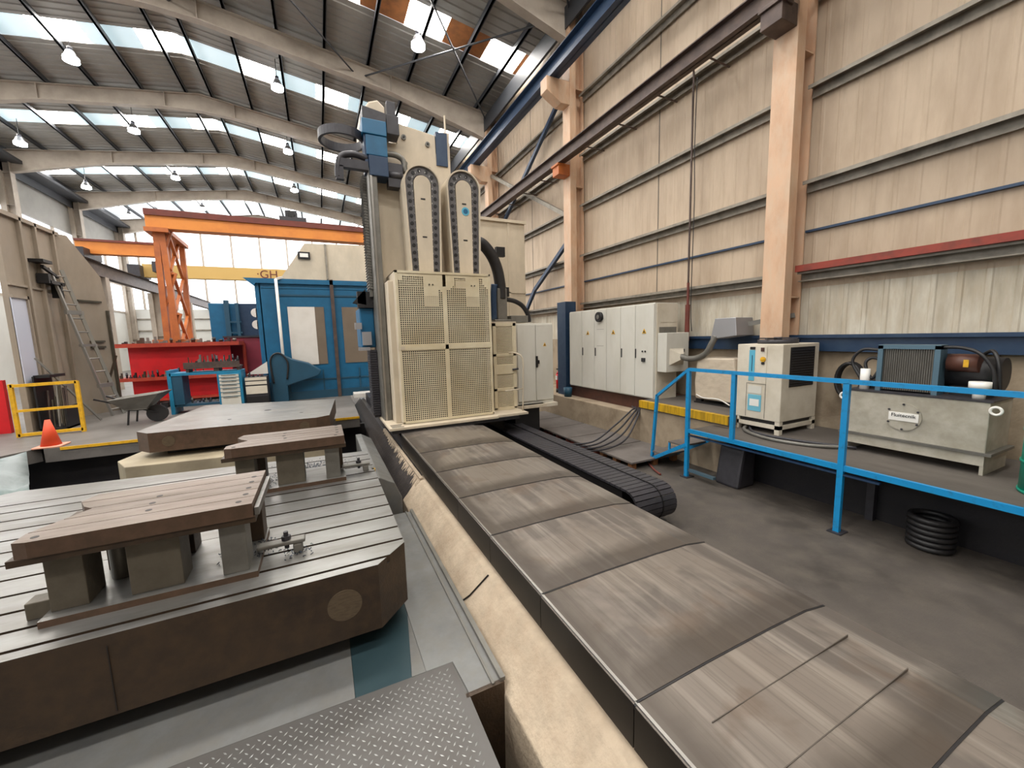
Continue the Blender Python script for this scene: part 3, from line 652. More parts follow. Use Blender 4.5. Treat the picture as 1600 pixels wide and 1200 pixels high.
# ------------------------------------------------------------ electrical cabinets
ec = root('electrical_cabinet', (6.5, 7.6, 1.0), 'long row of joined white electrical cabinets with narrow doors along the right wall', 'cabinet')
MB().box(6.22, 6.85, 6.13, 9.2, 1.0, 3.0).build('body', 'whitecab', ec)
edges = [6.13, 6.67, 7.14, 7.63, 8.1, 8.63, 9.2]
for i in range(6):
    a, b = edges[i]+.006, edges[i+1]-.006
    d = MB().box(6.195, 6.22, a, b, 1.02, 2.98).build('door', 'whitecab', ec, bevel=.004)
    if i in (0, 1, 3, 4):
        yh = b-.04 if i != 0 else b-.02
        MB().box(6.18, 6.195, yh-.012, yh+.012, 1.85, 2.05).build('handle', 'print', d)
    if i in (0, 2, 4):
        c_ = (a+b)/2
        MB().prism([(c_-.06, 2.38), (c_+.06, 2.38), (c_, 2.48)], 'x', 6.188, 6.194).build('warning_triangle', 'yellow', d)
        MB().prism([(c_-.028, 2.395), (c_+.028, 2.395), (c_, 2.45)], 'x', 6.184, 6.188).build('warning_mark', 'print', d)
    if i == 0:
        MB().cyl((6.19, a+.22, 2.0), (6.175, a+.22, 2.0), .018, 10).cyl((6.19, a+.3, 2.0), (6.175, a+.3, 2.0), .018, 10).box(6.16, 6.195, a+.22, a+.31, 1.78, 1.86).build('control_knob', 'print', d)
    if i == 3:
        f = MB().cyl((6.19, (a+b)/2, 2.8), (6.12, (a+b)/2, 2.8), .12, 20).build('fan', 'dark', d)
        MB().cyl((6.12, (a+b)/2, 2.8), (6.11, (a+b)/2, 2.8), .05, 12).build('fan_hub', 'midgrey', f)
        MB().box(6.19, 6.196, a+.1, b-.1, 2.5, 2.505).box(6.19, 6.196, a+.1, b-.1, 2.1, 2.105).build('slit', 'print', d)
MB().box(6.26, 6.84, 6.11, 6.13, 1.0, 2.98).build('end_panel', 'cream', ec)
MB().box(6.36, 6.76, 6.10, 6.11, 2.6, 2.86).build('end_hatch', 'cream', ec); MB().box(6.32, 6.8, 6.1, 6.11, 2.38, 2.5).build('vent', 'midgrey', ec)
MB().box(6.62, 6.66, 9.2, 9.28, 1.6, 2.4).build('side_bracket', 'whitecab', ec)
au = root('cooling_unit', (6.6, 6.0, 1.6), 'small white cooling unit fixed to the end of the electrical cabinets, feeding a grey duct', 'cooling unit')
MB().box(6.27, 6.9, 5.86, 6.1, 1.58, 2.38).build('body', 'whitecab', au, bevel=.01)
MB().box(6.7, 6.78, 5.855, 5.86, 1.98, 2.04).build('display', 'dark', au)
m = MB(); c0 = (6.5, 5.85, 1.9)
vs = [(6.35, 5.86, 1.72), (6.75, 5.86, 1.72), (6.75, 5.86, 2.06), (6.35, 5.86, 2.06)]; ws = [(6.5, 5.72, 1.83), (6.6, 5.72, 1.83), (6.6, 5.72, 1.95), (6.5, 5.72, 1.95)]
for i in range(4): m.face([vs[i], vs[(i+1) % 4], ws[(i+1) % 4], ws[i]])
m.face(ws); m.build('funnel', 'cream', au)
MB().tube([(6.55, 5.74, 1.9), (6.57, 5.6, 1.86), (6.6, 5.4, 1.88), (6.62, 5.22, 1.98), (6.63, 5.12, 2.15), (6.65, 5.05, 2.3)], .055, 14).build('flexible_duct', 'midgrey', au)
m = MB(); lo = [(6.6, 5.12, 2.26), (6.72, 5.12, 2.26), (6.72, 4.95, 2.3), (6.6, 4.95, 2.3)]; hi = [(6.62, 5.02, 2.63), (7.1, 5.02, 2.63), (7.1, 4.62, 2.63), (6.62, 4.62, 2.63)]
m.prism([(5.14, 2.24), (5.06, 2.62), (4.65, 2.62), (4.62, 2.3)], 'x', 6.62, 7.1); m.build('duct_hood', 'ductgrey', au, bevel=.01)
MB().bar((6.9, 4.6, 2.5), (7.2, 4.0, 2.62), .04, .08).build('hood_arm', 'midgrey', au)
o = MB().box(6.15, 6.5, 9.32, 9.75, .7, 3.3).build('blue_post', 'navy', bevel=.01); tag(o, 'dark blue box section post between the cabinets and the salmon column', 'post')
fe = root('fire_extinguisher', (6.3, 9.95, .7), 'red fire extinguisher standing on the plinth near the blue post', 'fire extinguisher')
ex, ey = 6.3, 9.95
MB().cyl((ex, ey, .82), (ex, ey, 1.25), .075, 16).cyl((ex, ey, 1.25), (ex, ey, 1.32), .075, 16, r2=.03).build('cylinder', 'red', fe)
MB().box(ex-.08, ex-.05, ey-.045, ey+.045, 1.08, 1.2).build('label', 'white', fe); MB().cyl((ex, ey, 1.32), (ex, ey, 1.4), .02, 8).box(ex-.07, ex+.05, ey-.02, ey+.02, 1.38, 1.41).build('valve', 'dark', fe)
MB().cyl((ex, ey, .7), (ex, ey, .82), .08, 16).build('stand', 'dark', fe)
tag(MB().cyl((6.06, 9.1, .7), (6.06, 9.1, .95), .1, 16, r2=.12).build('blue_bucket', 'enclblue_dk'), 'dark blue bucket at the far end of the white electrical cabinets', 'bucket')
s = root('fire_sign', (6.77, 10.1, 2.75), 'small red fire extinguisher sign high on the second salmon column', 'sign')
MB().box(6.765, 6.778, 9.98, 10.2, 2.75, 3.1).build('plate', 'red', s); MB().box(6.76, 6.765, 10.07, 10.11, 2.82, 3.02).prism([(10.03, 2.95), (10.15, 2.95), (10.09, 3.05)], 'x', 6.76, 6.765).build('pictogram', 'white', s)
s = root('cable_bundle', (5.5, 6.2, .3), 'bundle of grey cables running from the pallets up to the plinth', 'cables')
for k in range(4):
    MB().tube([(4.0+.05*k, 5.9+.15*k, .28), (4.7, 5.9+.1*k, .2+.03*k), (5.3, 5.95+.1*k, .3+.08*k), (5.8, 6.15+.06*k, .66+.04*k), (6.0, 6.3+.05*k, .78), (6.25, 6.5+.1*k, .75)], .018, 6).build('cable', 'darkgrey', s)

# ------------------------------------------------------------ things on the platform and walkway
s = root('wrapped_pallet_box', (6.8, 5.0, 1.0), 'tall box wrapped in translucent film on the yellow edged platform', 'wrapped box')
MB().prism([(4.62, 1.08), (5.44, 1.08), (5.47, 1.4), (5.42, 1.88), (4.65, 1.9), (4.6, 1.5)], 'x', 6.62, 7.15).build('wrapped_body', 'wrap', s, bevel=.03)
MB().box(6.6, 7.15, 4.62, 5.45, 1.0, 1.03).box(6.62, 6.7, 4.65, 4.8, 1.03, 1.08).box(6.62, 6.7, 5.3, 5.42, 1.03, 1.08).build('pallet', 'dark', s)
MB().tube([(6.6, 5.4, 1.16), (6.57, 5.2, 1.12), (6.58, 4.9, 1.13), (6.57, 4.66, 1.05)], .012, 6).build('film_tail', 'white', s)
ch = root('chiller', (6.6, 3.9, .8), 'cream coloured chiller cabinet with blue stripe and black side grille on the walkway', 'chiller')
MB().box(6.12, 7.05, 3.53, 4.24, 1.0, 2.17).build('body', 'cream', ch, bevel=.01)
MB().box(6.12, 7.05, 3.53, 4.24, .88, .94).box(6.12, 6.2, 3.53, 3.6, .8, 1.0).box(6.97, 7.05, 3.53, 3.6, .8, 1.0).box(6.12, 6.2, 4.17, 4.24, .8, 1.0).build('base_frame', 'cream', ch)
MB().box(6.16, 7.0, 3.57, 4.2, .94, 1.0).build('base_gap', 'dark', ch)
MB().box(6.108, 6.12, 3.76, 4.06, 1.56, 2.14).build('control_panel', 'cream', ch, bevel=.003)
MB().box(6.103, 6.108, 3.94, 4.03, 1.6, 2.08).build('blue_stripe', 'lightblue', ch); MB().box(6.1, 6.103, 3.975, 3.985, 1.75, 2.0).build('gauge_line', 'navy', ch)
MB().box(6.1, 6.108, 3.94, 4.02, 2.09, 2.13).build('display', 'dark', ch); MB().box(6.1, 6.108, 3.8, 3.85, 2.06, 2.12).build('red_switch_plate', 'browntank', ch)
MB().cyl((6.108, 3.81, 1.94), (6.09, 3.81, 1.94), .04, 16).box(6.08, 6.108, 3.78, 3.84, 1.93, 1.95).cyl((6.108, 3.81, 1.88), (6.09, 3.81, 1.88), .022, 12, m=1).build('rotary_switch', ['yellow', 'dark'], ch)
MB().box(6.112, 6.12, 3.82, 4.03, 1.12, 1.38).build('blue_label', 'fadedblue', ch); MB().box(6.109, 6.112, 3.85, 4.0, 1.2, 1.31).build('label_print', 'white', ch)
MB().box(6.112, 6.12, 3.82, 4.03, 1.4, 1.52).build('faded_label', 'whitecab', ch)
MB().box(6.116, 6.12, 3.76, 3.765, 1.02, 1.56).box(6.116, 6.12, 4.06, 4.065, 1.02, 1.56).build('door_gap', 'seam', ch)
g_ = MB().box(6.3, 6.92, 3.522, 3.53, 1.52, 2.12).build('side_grille', 'dark', ch)
m = MB()
for k in range(15): m.box(6.31, 6.91, 3.515, 3.522, 1.54+k*.038, 1.548+k*.038)
m.build('grille_louvre', 'darkgrey', g_)
MB().cyl((6.6, 3.9, 2.17), (6.6, 3.9, 2.23), .28, 24).cyl((6.6, 3.9, 2.23), (6.6, 3.9, 2.27), .06, 12).box(6.3, 6.9, 3.88, 3.92, 2.24, 2.26).box(6.58, 6.62, 3.6, 4.2, 2.24, 2.26).build('top_fan_guard', 'darkgrey', ch)
s = root('cable_bundle', (6, 3.3, .8), 'two thick grey cables lying along the walkway before the chiller', 'cables')
MB().tube([(6.6, 4.15, .84), (6.0, 4.0, .83), (5.75, 3.5, .825), (5.85, 3.0, .825), (6.1, 2.7, .83)], .025, 8).build('cable', 'midgrey', s)
MB().tube([(6.3, 4.1, .83), (5.9, 3.75, .83), (5.95, 3.2, .83), (6.2, 2.6, .83)], .02, 8).build('cable', 'darkgrey', s)
m = MB()
for k in range(4): m.tube([(7.2-.03*k, 3.15+.16*math.cos(t*math.pi/4), 1.6+.26*math.sin(t*math.pi/4)) for t in range(8)], .025, 8, sub=3, closed=True)
m.tube([(7.2, 3.1, 1.35), (7.15, 3.12, 1.1), (7.1, 3.0, .84)], .02, 8)
tag(m.build('hanging_hose', 'blackrub'), 'coiled black hose hanging on the wall beside the chiller', 'hose')
# oil tank
tk = root('hydraulic_oil_tank', (6.5, 2.1, .8), 'grey steel hydraulic oil tank with round lettered cover and lifting eyes on the walkway', 'oil tank')
MB().box(6.2, 6.85, 1.5, 2.73, 1.03, 1.58).build('tank_body', 'tankgrey', tk, bevel=.01)
MB().box(6.17, 6.85, 1.45, 2.8, 1.015, 1.045).build('ledge', 'midgrey', tk); MB().box(6.19, 6.215, 1.5, 2.73, .9, 1.015).build('lower_flange', 'tankgrey', tk)
for y in (1.5, 2.7): MB().box(6.2, 6.85, y, y+.03, .8, 1.015).build('leg', 'tankgrey', tk)
MB().box(6.19, 6.88, 1.48, 2.75, 1.58, 1.6).build('tank_lid', 'darkgrey', tk)
cv = MB().cyl((6.2, 2.17, 1.32), (6.185, 2.17, 1.32), .165, 32).build('round_cover', 'tankgrey', tk)
m = MB()
for k in range(6): t = math.pi/6+k*math.pi/3; m.cyl((6.187, 2.17+.15*math.cos(t), 1.32+.15*math.sin(t)), (6.175, 2.17+.15*math.cos(t), 1.32+.15*math.sin(t)), .012, 6)
m.build('bolt', 'darkgrey', cv)
MB().box(6.178, 6.185, 2.03, 2.3, 1.27, 1.37).build('name_plate', 'white', cv)
text('Fluitecnik', .058, facing((6.176, 2.165, 1.335), (-1, 0, 0)), 'print', cv)
for y in (1.46, 2.78):
    MB().tube([(6.2, y+.04*math.cos(t*math.pi/4), 1.5+.04*math.sin(t*math.pi/4)) for t in range(8)], .013, 8, sub=3, closed=True).build('lifting_eye', 'white', tk)
co = MB().box(6.3, 6.36, 1.98, 2.44, 1.62, 2.12).build('oil_cooler', 'fin', tk)
MB().box(6.27, 6.45, 1.93, 1.98, 1.6, 2.16).box(6.27, 6.45, 2.44, 2.49, 1.6, 2.16).box(6.27, 6.45, 1.93, 2.49, 2.12, 2.17).build('cooler_frame', 'steelblue', co)
m = MB()
for k in range(22): m.box(6.292, 6.3, 1.99+k*.02, 1.996+k*.02, 1.62, 2.12)
m.build('cooler_fin', 'midgrey', co)
MB().cyl((6.6, 1.95, 1.85), (6.6, 1.52, 1.85), .18, 20).box(6.5, 6.7, 1.6, 1.9, 1.6, 1.75).build('pump_motor', 'blackrub', tk)
MB().cyl((6.42, 1.9, 1.97), (6.42, 1.66, 1.97), .1, 16).build('accumulator', 'browntank', tk); MB().box(6.312, 6.32, 1.72, 1.76, 1.93, 2.01).build('yellow_tag', 'yellow', tk)
MB().cyl((6.32, 2.62, 1.6), (6.32, 2.62, 1.86), .05, 16).build('oil_filter', 'white', tk)
fc_ = MB().cyl((6.32, 1.62, 1.6), (6.32, 1.62, 1.7), .05, 16).cyl((6.32, 1.62, 1.7), (6.32, 1.62, 1.78), .085, 20).build('breather_cap', 'white', tk); MB().cyl((6.32, 1.62, 1.69), (6.32, 1.62, 1.715), .09, 20).build('cap_ring', 'dark', fc_)
for pts in ([(6.35, 2.5, 2.1), (6.35, 2.68, 2.1), (6.35, 2.78, 1.95), (6.33, 2.68, 1.75), (6.33, 2.6, 1.62)], [(6.4, 2.47, 1.95), (6.38, 2.58, 2.0), (6.35, 2.64, 1.92), (6.33, 2.55, 1.74), (6.33, 2.45, 1.95)],
            [(6.35, 1.95, 2.14), (6.35, 1.8, 2.14), (6.33, 1.65, 2.08), (6.33, 1.54, 1.9), (6.35, 1.52, 1.65)], [(6.6, 1.7, 2.05), (6.5, 1.6, 2.1), (6.42, 1.53, 1.95), (6.42, 1.5, 1.65)]):
    MB().tube(pts, .018, 8).build('hose', 'blackrub', tk)
MB().box(6.4, 6.8, 2.0, 2.7, 1.6, 1.7).build('valve_block', 'dark', tk)
# green drum
dr = root('oil_drum', (6.0, 1.0, .8), 'green oil drum with white lettering at the end of the walkway', 'drum')
m = MB().cyl((6.02, .94, .82), (6.02, .94, 1.72), .28, 36)
for z in (.84, 1.12, 1.42, 1.7): m.cyl((6.02, .94, z-.012), (6.02, .94, z+.012), .289, 36)
m.build('barrel', 'rubbergreen', dr)
an = math.radians(158); n_ = Vector((math.cos(an), math.sin(an), 0))
text('C', .16, facing(Vector((6.02, .94, 1.3))+n_*.29, n_), 'white', dr, 'lettering', .006)
text('DR', .05, facing(Vector((6.02, .94, 1.18))+n_*.287, n_), 'white', dr, 'lettering', .006)
dr.location.z = .78

# ------------------------------------------------------------ cover plates round the table
struct(MB().prism([(.45, 2.3175), (.623, 2.3138), (.643, 2.03), (.86, 2.03), (.86, 4.75), (.45, 4.75)], 'z', .24, .3).build('floor_plate', 'plategrey', bevel=.004))
struct(MB().prism([(-4, 2.414), (.03, 2.3265), (.03, 3.2), (-4, 3.2)], 'z', .24, .298).build('floor_plate', 'plategrey'))
struct(MB().prism([(.032, 2.3265), (.36, 2.3194), (.45, 2.9), (.45, 3.4), (.032, 3.2)], 'z', .24, .296).build('floor_plate', 'teal_plate'))
struct(MB().prism([(.362, 2.3194), (.449, 2.3175), (.449, 3.4), (.449, 2.9)], 'z', .24, .299).build('floor_plate', 'plategrey'))
struct(MB().box(.84, .872, 2.03, 4.75, .3, .325).box(.785, .8, 2.03, 4.75, .3, .312).build('trim_12', 'midgrey'))
struct(MB().box(.62, .862, 2.02, 2.05, -.3, .3).box(.60, .65, .2, 2.3, -.9, .24).build('trim_13', 'rust'))
m = MB().prism([(-4, 2.41), (.62, 2.31), (.64, 2.03), (.64, .9), (.6, -.6), (-4, -.6)], 'z', .25, .3)
m2 = []
yy = 1.2
row = 0
while yy < 2.42:
    xx = -1.75+(.025 if row % 2 else 0)
    while xx < .60:
        if yy < 2.40-(xx+4)*.0217-.02 and yy > 1.22:
            a = math.pi/4 if row % 2 else -math.pi/4
            dx, dy = math.cos(a)*.0135, math.sin(a)*.0135; ex, ey = -math.sin(a)*.0045, math.cos(a)*.0045
            vsx = [m.bm.verts.new(p) for p in ((xx-dx, yy-dy, .3003), (xx+ex, yy+ey, .3003), (xx+dx, yy+dy, .3003), (xx-ex, yy-ey, .3003), (xx, yy, .3022))]
            for k in range(4):
                f = m.bm.faces.new([vsx[(k+1) % 4], vsx[k], vsx[4]]); f.material_index = 1
        xx += .05
    yy += .026; row += 1
o = struct(m.build('floor_checker_plate', ['checker', 'checkmark']))

# ------------------------------------------------------------ T-slot table
def slot_table(name, poly, z0, z1, slots, label, topm='steel', sidem='rust', sw=.026, discs=(), dr_=.13):
    xs = [p[0] for p in poly]; ys = [p[1] for p in poly]
    r = root(name, (sum(xs)/len(xs), sum(ys)/len(ys), z0), label, 'machine table')
    m = MB(); zs = z1-.05 if slots else z1
    m.prism(poly, 'z', z0, zs, 0, 2 if slots else 1)
    if slots:
        ed = [min(ys)-1]+sorted(slots)+[max(ys)+1]
        for i in range(len(ed)-1):
            P_ = clip(poly, ed[i]+(sw/2 if i else 0), ed[i+1]-(sw/2 if i < len(ed)-2 else 0))
            if len(P_) > 2: m.prism(P_, 'z', zs, z1, 0, 1)
    m.build('table_body', [sidem, topm, 'slot'], r)
    for (x, z, y) in discs: MB().cyl((x, y+.002, z), (x, y-.003, z), dr_, 40).build('machined_disc', 'disc', r)
    return r
poly = [(-4.2, 2.66), (.24, 2.66), (.455, 2.88), (.47, 5.62), (-3.0, 5.95), (-4.2, 5.2)]
t1 = slot_table('rotary_table', poly, .44, .9, [2.74, 2.94, 3.16, 3.39, 3.64, 3.9, 4.16, 4.42, 4.68, 4.94, 5.2, 5.44], 'large slotted steel rotary table with two fixtures and a brown machined edge in the foreground', discs=[(.02, .68, 2.66)], dr_=.105)
MB().box(-3.6, .1, 3.1, 5.4, -.9, .44).build('pedestal', 'darkpit', t1)
MB().box(-1.13, -1.125, 2.655, 2.66, .46, .84).build('side_joint', 'slot', t1)
MB().prism([(.46, .0), (.8, .0), (.8, .4), (.72, .6), (.55, .7), (.46, .7)], 'y', 5.0, 7.6).build('side_guard', 'plategrey', t1, bevel=.01)
MB().box(.44, .475, 4.75, 4.8, .86, .9).build('yellow_mark', 'yellow', t1)
# second, far table
poly2 = [(-2.62, 7.85), (-2.42, 7.6), (-.15, 7.5), (.06, 7.62), (.22, 9.7), (-2.3, 10.4)]
t2 = slot_table('rotary_table', poly2, .8, 1.1, [], 'thick plain steel rotary table plate raised on a beige base behind the slotted table', topm='steel', sidem='brownside', discs=[(-2.18, .95, 7.585), (-.33, .97, 7.508)], dr_=.08)
MB().prism([(-2.85, 7.75), (-2.62, 7.3), (-.9, 7.12), (.1, 7.2), (.1, 9.8), (-2.4, 9.8)], 'z', .2, .7).build('beige_base', 'basebeige', t2, bevel=.01)
MB().prism([(-2.3, 7.9), (-.2, 7.8), (0, 9.3), (-2.1, 9.6)], 'z', .7, .8).build('bearing_ring', 'dark', t2)
MB().box(-2.6, 0, 7, 9.8, -.9, .3).build('pedestal', 'darkpit', t2)
MB().cyl((-1.0, 8.9, 1.1), (-1.0, 8.9, 1.103), .06, 20).cyl((-1.5, 8.2, 1.1), (-1.5, 8.2, 1.103), .03, 14).cyl((-.4, 8.2, 1.1), (-.4, 8.2, 1.103), .03, 14).build('centre_hole', 'slot', t2)

# fixtures on the table
def fixture(ox, oy, label, dep=.66):
    r = root('machining_fixture', (ox, oy, .9), label, 'fixture')
    def X(x): return ox+x
    def Y(y): return oy+y
    # plan of the top: notch at the rear left
    tp = [(-.50, .02), (-.44, 0), (.56, 0), (.56, dep), (-.42, dep), (-.46, dep-.12), (-.40, dep-.24), (-.34, dep-.3), (-.50, .14)]
    m = MB(); P_ = [(X(a), Y(b)) for a, b in tp]
    for k in range(5):
        y0 = Y(-.1 if k == 0 else dep*k/5+.003); y1 = Y(dep*(k+1)/5-.003 if k < 4 else dep+.1)
        q = clip(P_, y0, y1)
        if len(q) > 2: m.prism(q, 'z', 1.388, 1.4, 0, 1)
    m.prism(P_, 'z', 1.31, 1.388, 0, 2); m.build('top_plate', ['brownside', 'steelbrown', 'slot'], r)
    for (a, b) in ((.48, .07), (.5, .2), (.5, .33), (.5, .46), (.5, .58), (-.02, .33), (-.02, .46), (.0, .2), (-.43, .06)):
        MB().cyl((X(a), Y(b), 1.4), (X(a), Y(b), 1.4015), .017, 12).build('bolt_hole', 'slot', r)
    MB().box(X(-.53), X(.57), Y(.01), Y(dep-.02), 1.27, 1.31).build('sub_plate', 'rust', r, bevel=.003)
    for (a, b, c_, d, mt) in ((-.44, -.28, .1, .3, 'legsteel'), (-.09, .16, .08, .26, 'legsteel'), (.36, .5, .06, .24, 'midgrey'), (-.34, -.22, dep-.22, dep-.06, 'rust'), (.0, .12, dep-.22, dep-.06, 'rust'), (.42, .54, dep-.24, dep-.06, 'rust')):
        MB().box(X(a), X(b), Y(c_), Y(d), .94, 1.27).build('leg', mt, r, bevel=.004)
    MB().box(X(-.46), X(.55), Y(.02), Y(dep-.04), .9, .94, top=1).build('base_plate', ['brownside', 'steel'], r)
    cl = MB().box(X(.52), X(.82), Y(.22), Y(.30), .97, 1.0).box(X(.74), X(.80), Y(.22), Y(.3), .9, .97).build('clamp', 'midgrey', r, bevel=.01)
    MB().cyl((X(.7), Y(.26), .94), (X(.7), Y(.26), 1.06), .016, 8).cyl((X(.7), Y(.26), 1.0), (X(.7), Y(.26), 1.03), .03, 6).build('clamp_bolt', 'darkgrey', cl)
    cl = MB().box(X(-.56), X(-.44), Y(.14), Y(.24), .9, 1.0).build('clamp_block', 'legsteel', r, bevel=.006)
    return r
f1 = fixture(-1.02, 2.87, 'brown steel fixture on block legs, nearest to the viewer on the slotted table', .72)
o = MB().box(-.455, -.43, 2.9, 3.55, 1.31, 1.36).build('side_rail', 'steel', f1)
f2 = fixture(-.40, 4.5, 'brown steel fixture on block legs, farther back on the slotted table', .6)
s = root('steel_cylinder', (-1.25, 3.3, .94), 'upright steel cylinder standing under the nearest fixture, taller and at left', 'cylinder')
MB().cyl((-1.25, 3.25, .94), (-1.25, 3.25, 1.2), .05, 24).build('body', 'midgrey', s, bevel=.004)
s = root('steel_cylinder', (-1.12, 3.25, .94), 'shorter chromed cylinder standing under the nearest fixture', 'cylinder')
MB().cyl((-1.12, 3.22, .94), (-1.12, 3.22, 1.06), .03, 20).build('rod', 'brightsteel', s); MB().cyl((-1.12, 3.22, 1.06), (-1.12, 3.22, 1.14), .042, 20).build('head', 'midgrey', s)
m = MB()
for k in range(520):
    a = rnd.choice((0, 1, 1, 2))
    if a == 0: x, y, z = rnd.uniform(-.75, -.35), rnd.uniform(3.05, 3.35), .942
    elif a == 1: x, y, z = rnd.gauss(-.12, .13), rnd.gauss(5.22, .12), .902
    else: x, y, z = rnd.gauss(-.62, .07), rnd.gauss(4.75, .12), .942
    if rnd.random() < .08: x, y, z = rnd.uniform(-.35, -.15), rnd.uniform(3.0, 3.2), .902
    t = rnd.uniform(0, 3.14); l_ = rnd.uniform(.006, .02)
    m.bar((x, y, z+.003), (x+l_*math.cos(t), y+l_*math.sin(t), z+.004+rnd.uniform(0, .008)), .006, .003)
tag(m.build('metal_chips', 'chips'), 'dark scattered metal chips lying on and around the two fixtures', 'metal chips', kind='stuff')

# ------------------------------------------------------------ left: tarp, cone, barrier, ladder wall
m = MB(); n = 16
V = [[m.bm.verts.new((-6.5+1.75*i/n+.6*j/n, 8.72+(1.05*max(0, i/n-.4)/.6)-1.35*j/n, .61-.62*(j/n)**.8+.05*math.sin(i*1.3+j*.5)*min(1, j/4)+.03*math.sin(j*1.7-i))) for j in range(n+1)] for i in range(n+1)]
for i in range(n):
    for j in range(n): m.bm.faces.new([V[i][j], V[i+1][j], V[i+1][j+1], V[i][j+1]]).smooth = True
tag(m.build('tarpaulin', 'cloth', solid=.01), 'crumpled grey green tarpaulin hanging into the dark pit at left', 'tarpaulin')
for k, (x, y, w_, l_) in enumerate(((-3.9, 6.7, .5, .25), (-4.6, 6.6, .35, .25))):
    tag(MB().prism([(x, y), (x+w_, y+.1), (x+w_*.9, y+l_), (x+.1, y+l_)], 'z', .0, .08).build('scrap_plate', 'alu', bevel=.01), ['pale scrap plate lying in the pit behind the slotted table, right one', 'pale scrap plate lying in the pit beside the tarpaulin'][k], 'scrap')
struct(box(-7, -3.3, 6.3, 7.1, -.9, 0).build('trim_16', 'darkpit'))
cn = root('traffic_cone', (-4.6, 10.15, .6), 'orange traffic cone at the corner of the pit edge', 'traffic cone')
MB().cyl((-4.6, 10.15, .62), (-4.6, 10.15, 1.1), .14, 24, r2=.035).build('cone_body', 'cone', cn); MB().box(-4.79, -4.41, 9.97, 10.33, .6, .63).build('base', 'conepale', cn, bevel=.01)
yb = root('safety_barrier', (-5.2, 11.6, .6), 'yellow tubular safety barrier leaning in front of the grey enclosure', 'barrier')
x0, x1, y = -5.7, -4.72, 11.6
MB().bar((x0, y, 1.66), (x1, y, 1.68), .06).build('top_rail', 'yellow', yb); MB().bar((x0, y, 1.14), (x1, y, 1.16), .05).build('middle_rail', 'yellow', yb); MB().bar((x0, y, .64), (x1, y, .66), .06).build('bottom_rail', 'yellow', yb)
for x in (x0, x1): MB().bar((x, y, .6), (x, y, 1.7), .06).build('post', 'yellow', yb)
# large grey enclosure
lw = root('machine_enclosure', (-5.7, 13, .6), 'large grey beige sheet steel enclosure at the left edge with a bright window', 'machine enclosure')
MB().box(-5.85, -5.75, 12.15, 14.2, .6, 5.25).build('side_wall', 'ladderwall', lw)
wa, wb_ = Vector((-5.75, 14.2, 0)), Vector((-5.25, 15.1, 0))
def W(t, z, o=0.): p = wa.lerp(wb_, t); return (p.x+o*.87, p.y-o*.48, z)
m = MB(); m.face([W(0, .6), W(1, .6), W(1, 3.3), W(.9, 4.3), W(.25, 5.25), W(0, 5.25)]); m.build('end_wing', 'ladderwall', lw, solid=.08)
for yy in (12.6+.12, 13.25, 13.95): MB().box(-5.75, -5.68, yy, yy+.07, .6, 5.25).build('stiffener_rib', 'ladderwall', lw)
MB().box(-5.75, -5.68, 12.15, 14.2, 5.18, 5.27).build('top_rail', 'ladderwall', lw); MB().box(-5.75, -5.71, 12.15, 14.2, 3.74, 3.79).build('cross_rail', 'ladderwall', lw)
for t0, t1, z in ((.25, .8, 3.62), (.4, .75, 2.55), (.4, .75, 2.4)): MB().bar(W(t0, z, .03), W(t1, z, .03), .04, .05).build('wing_rib', 'rustpale', lw)
MB().bar(W(.93, .62, .03), W(.93, 3.4, .03), .06, .06).build('wing_post', 'rustpale', lw)
p_ = MB().box(-5.76, -5.735, 12.15, 12.62, 1.6, 3.48).build('window_pane', 'paneglow', lw)
MB().box(-5.75, -5.7, 12.62, 12.67, 1.5, 3.55).box(-5.75, -5.7, 12.15, 12.67, 3.48, 3.55).build('window_frame', 'ladderwall', p_)
hk = root('wall_hook', (-5.6, 13.2, 4.2), 'black bracket hook on the grey enclosure above the ladder top', 'bracket')
MB().box(-5.75, -5.5, 12.95, 13.3, 4.35, 4.42).bar((-5.6, 13.1, 4.28), (-5.6, 13.65, 4.1), .06).build('hook', 'dark', hk)
hk = root('wall_hook', (-5.6, 13.3, 3.9), 'black clamp bracket holding the ladder top on the grey enclosure', 'bracket')
MB().box(-5.75, -5.52, 13.15, 13.75, 3.9, 3.98).box(-5.72, -5.52, 13.1, 13.2, 3.9, 4.12).box(-5.7, -5.52, 13.55, 13.63, 3.6, 3.95).build('clamp', 'dark', hk)
ld = root('extension_ladder', (-5.3, 14.0, .6), 'grey aluminium extension ladder leaning against the left enclosure', 'ladder')
a0, a1 = Vector((-5.6, 13.62, 4.3)), Vector((-4.98, 14.0, .6)); off = Vector((.05, .2, 0))
for s_ in (-1, 1): MB().bar(a0+off*s_*.8, a1+off*s_, .045, .07).build('side_rail', 'alu', ld)
for k in range(11): p_ = a0.lerp(a1, (k+.5)/11); MB().cyl(p_-off*.9, p_+off*.9, .018, 8).build('rung', 'alu', ld)
for t, h in ((.28, .1), (.5, .06), (.78, .1)): MB().bar(a0.lerp(a1, t)-off*1.2, a0.lerp(a1, t)+off*1.2, .06, h).build('bracket', 'alu', ld)
tag(MB().bar((-5.6, 12.3, 2.2), (-5.0, 13.1, .62), .035, .035).build('long_bar', 'alu'), 'long pale bar leaning on the enclosure behind the yellow barrier', 'bar')
tag(MB().bar((-5.12, 14.75, 2.15), (-5.3, 14.55, 1.4), .06, .03).build('steel_strip', 'rust'), 'short dark strip leaning on the end of the enclosure beside the ladder', 'bar')
s = root('bar_rack', (-5.45, 12.5, .6), 'dark rack of stored steel bars behind the yellow barrier', 'rack')
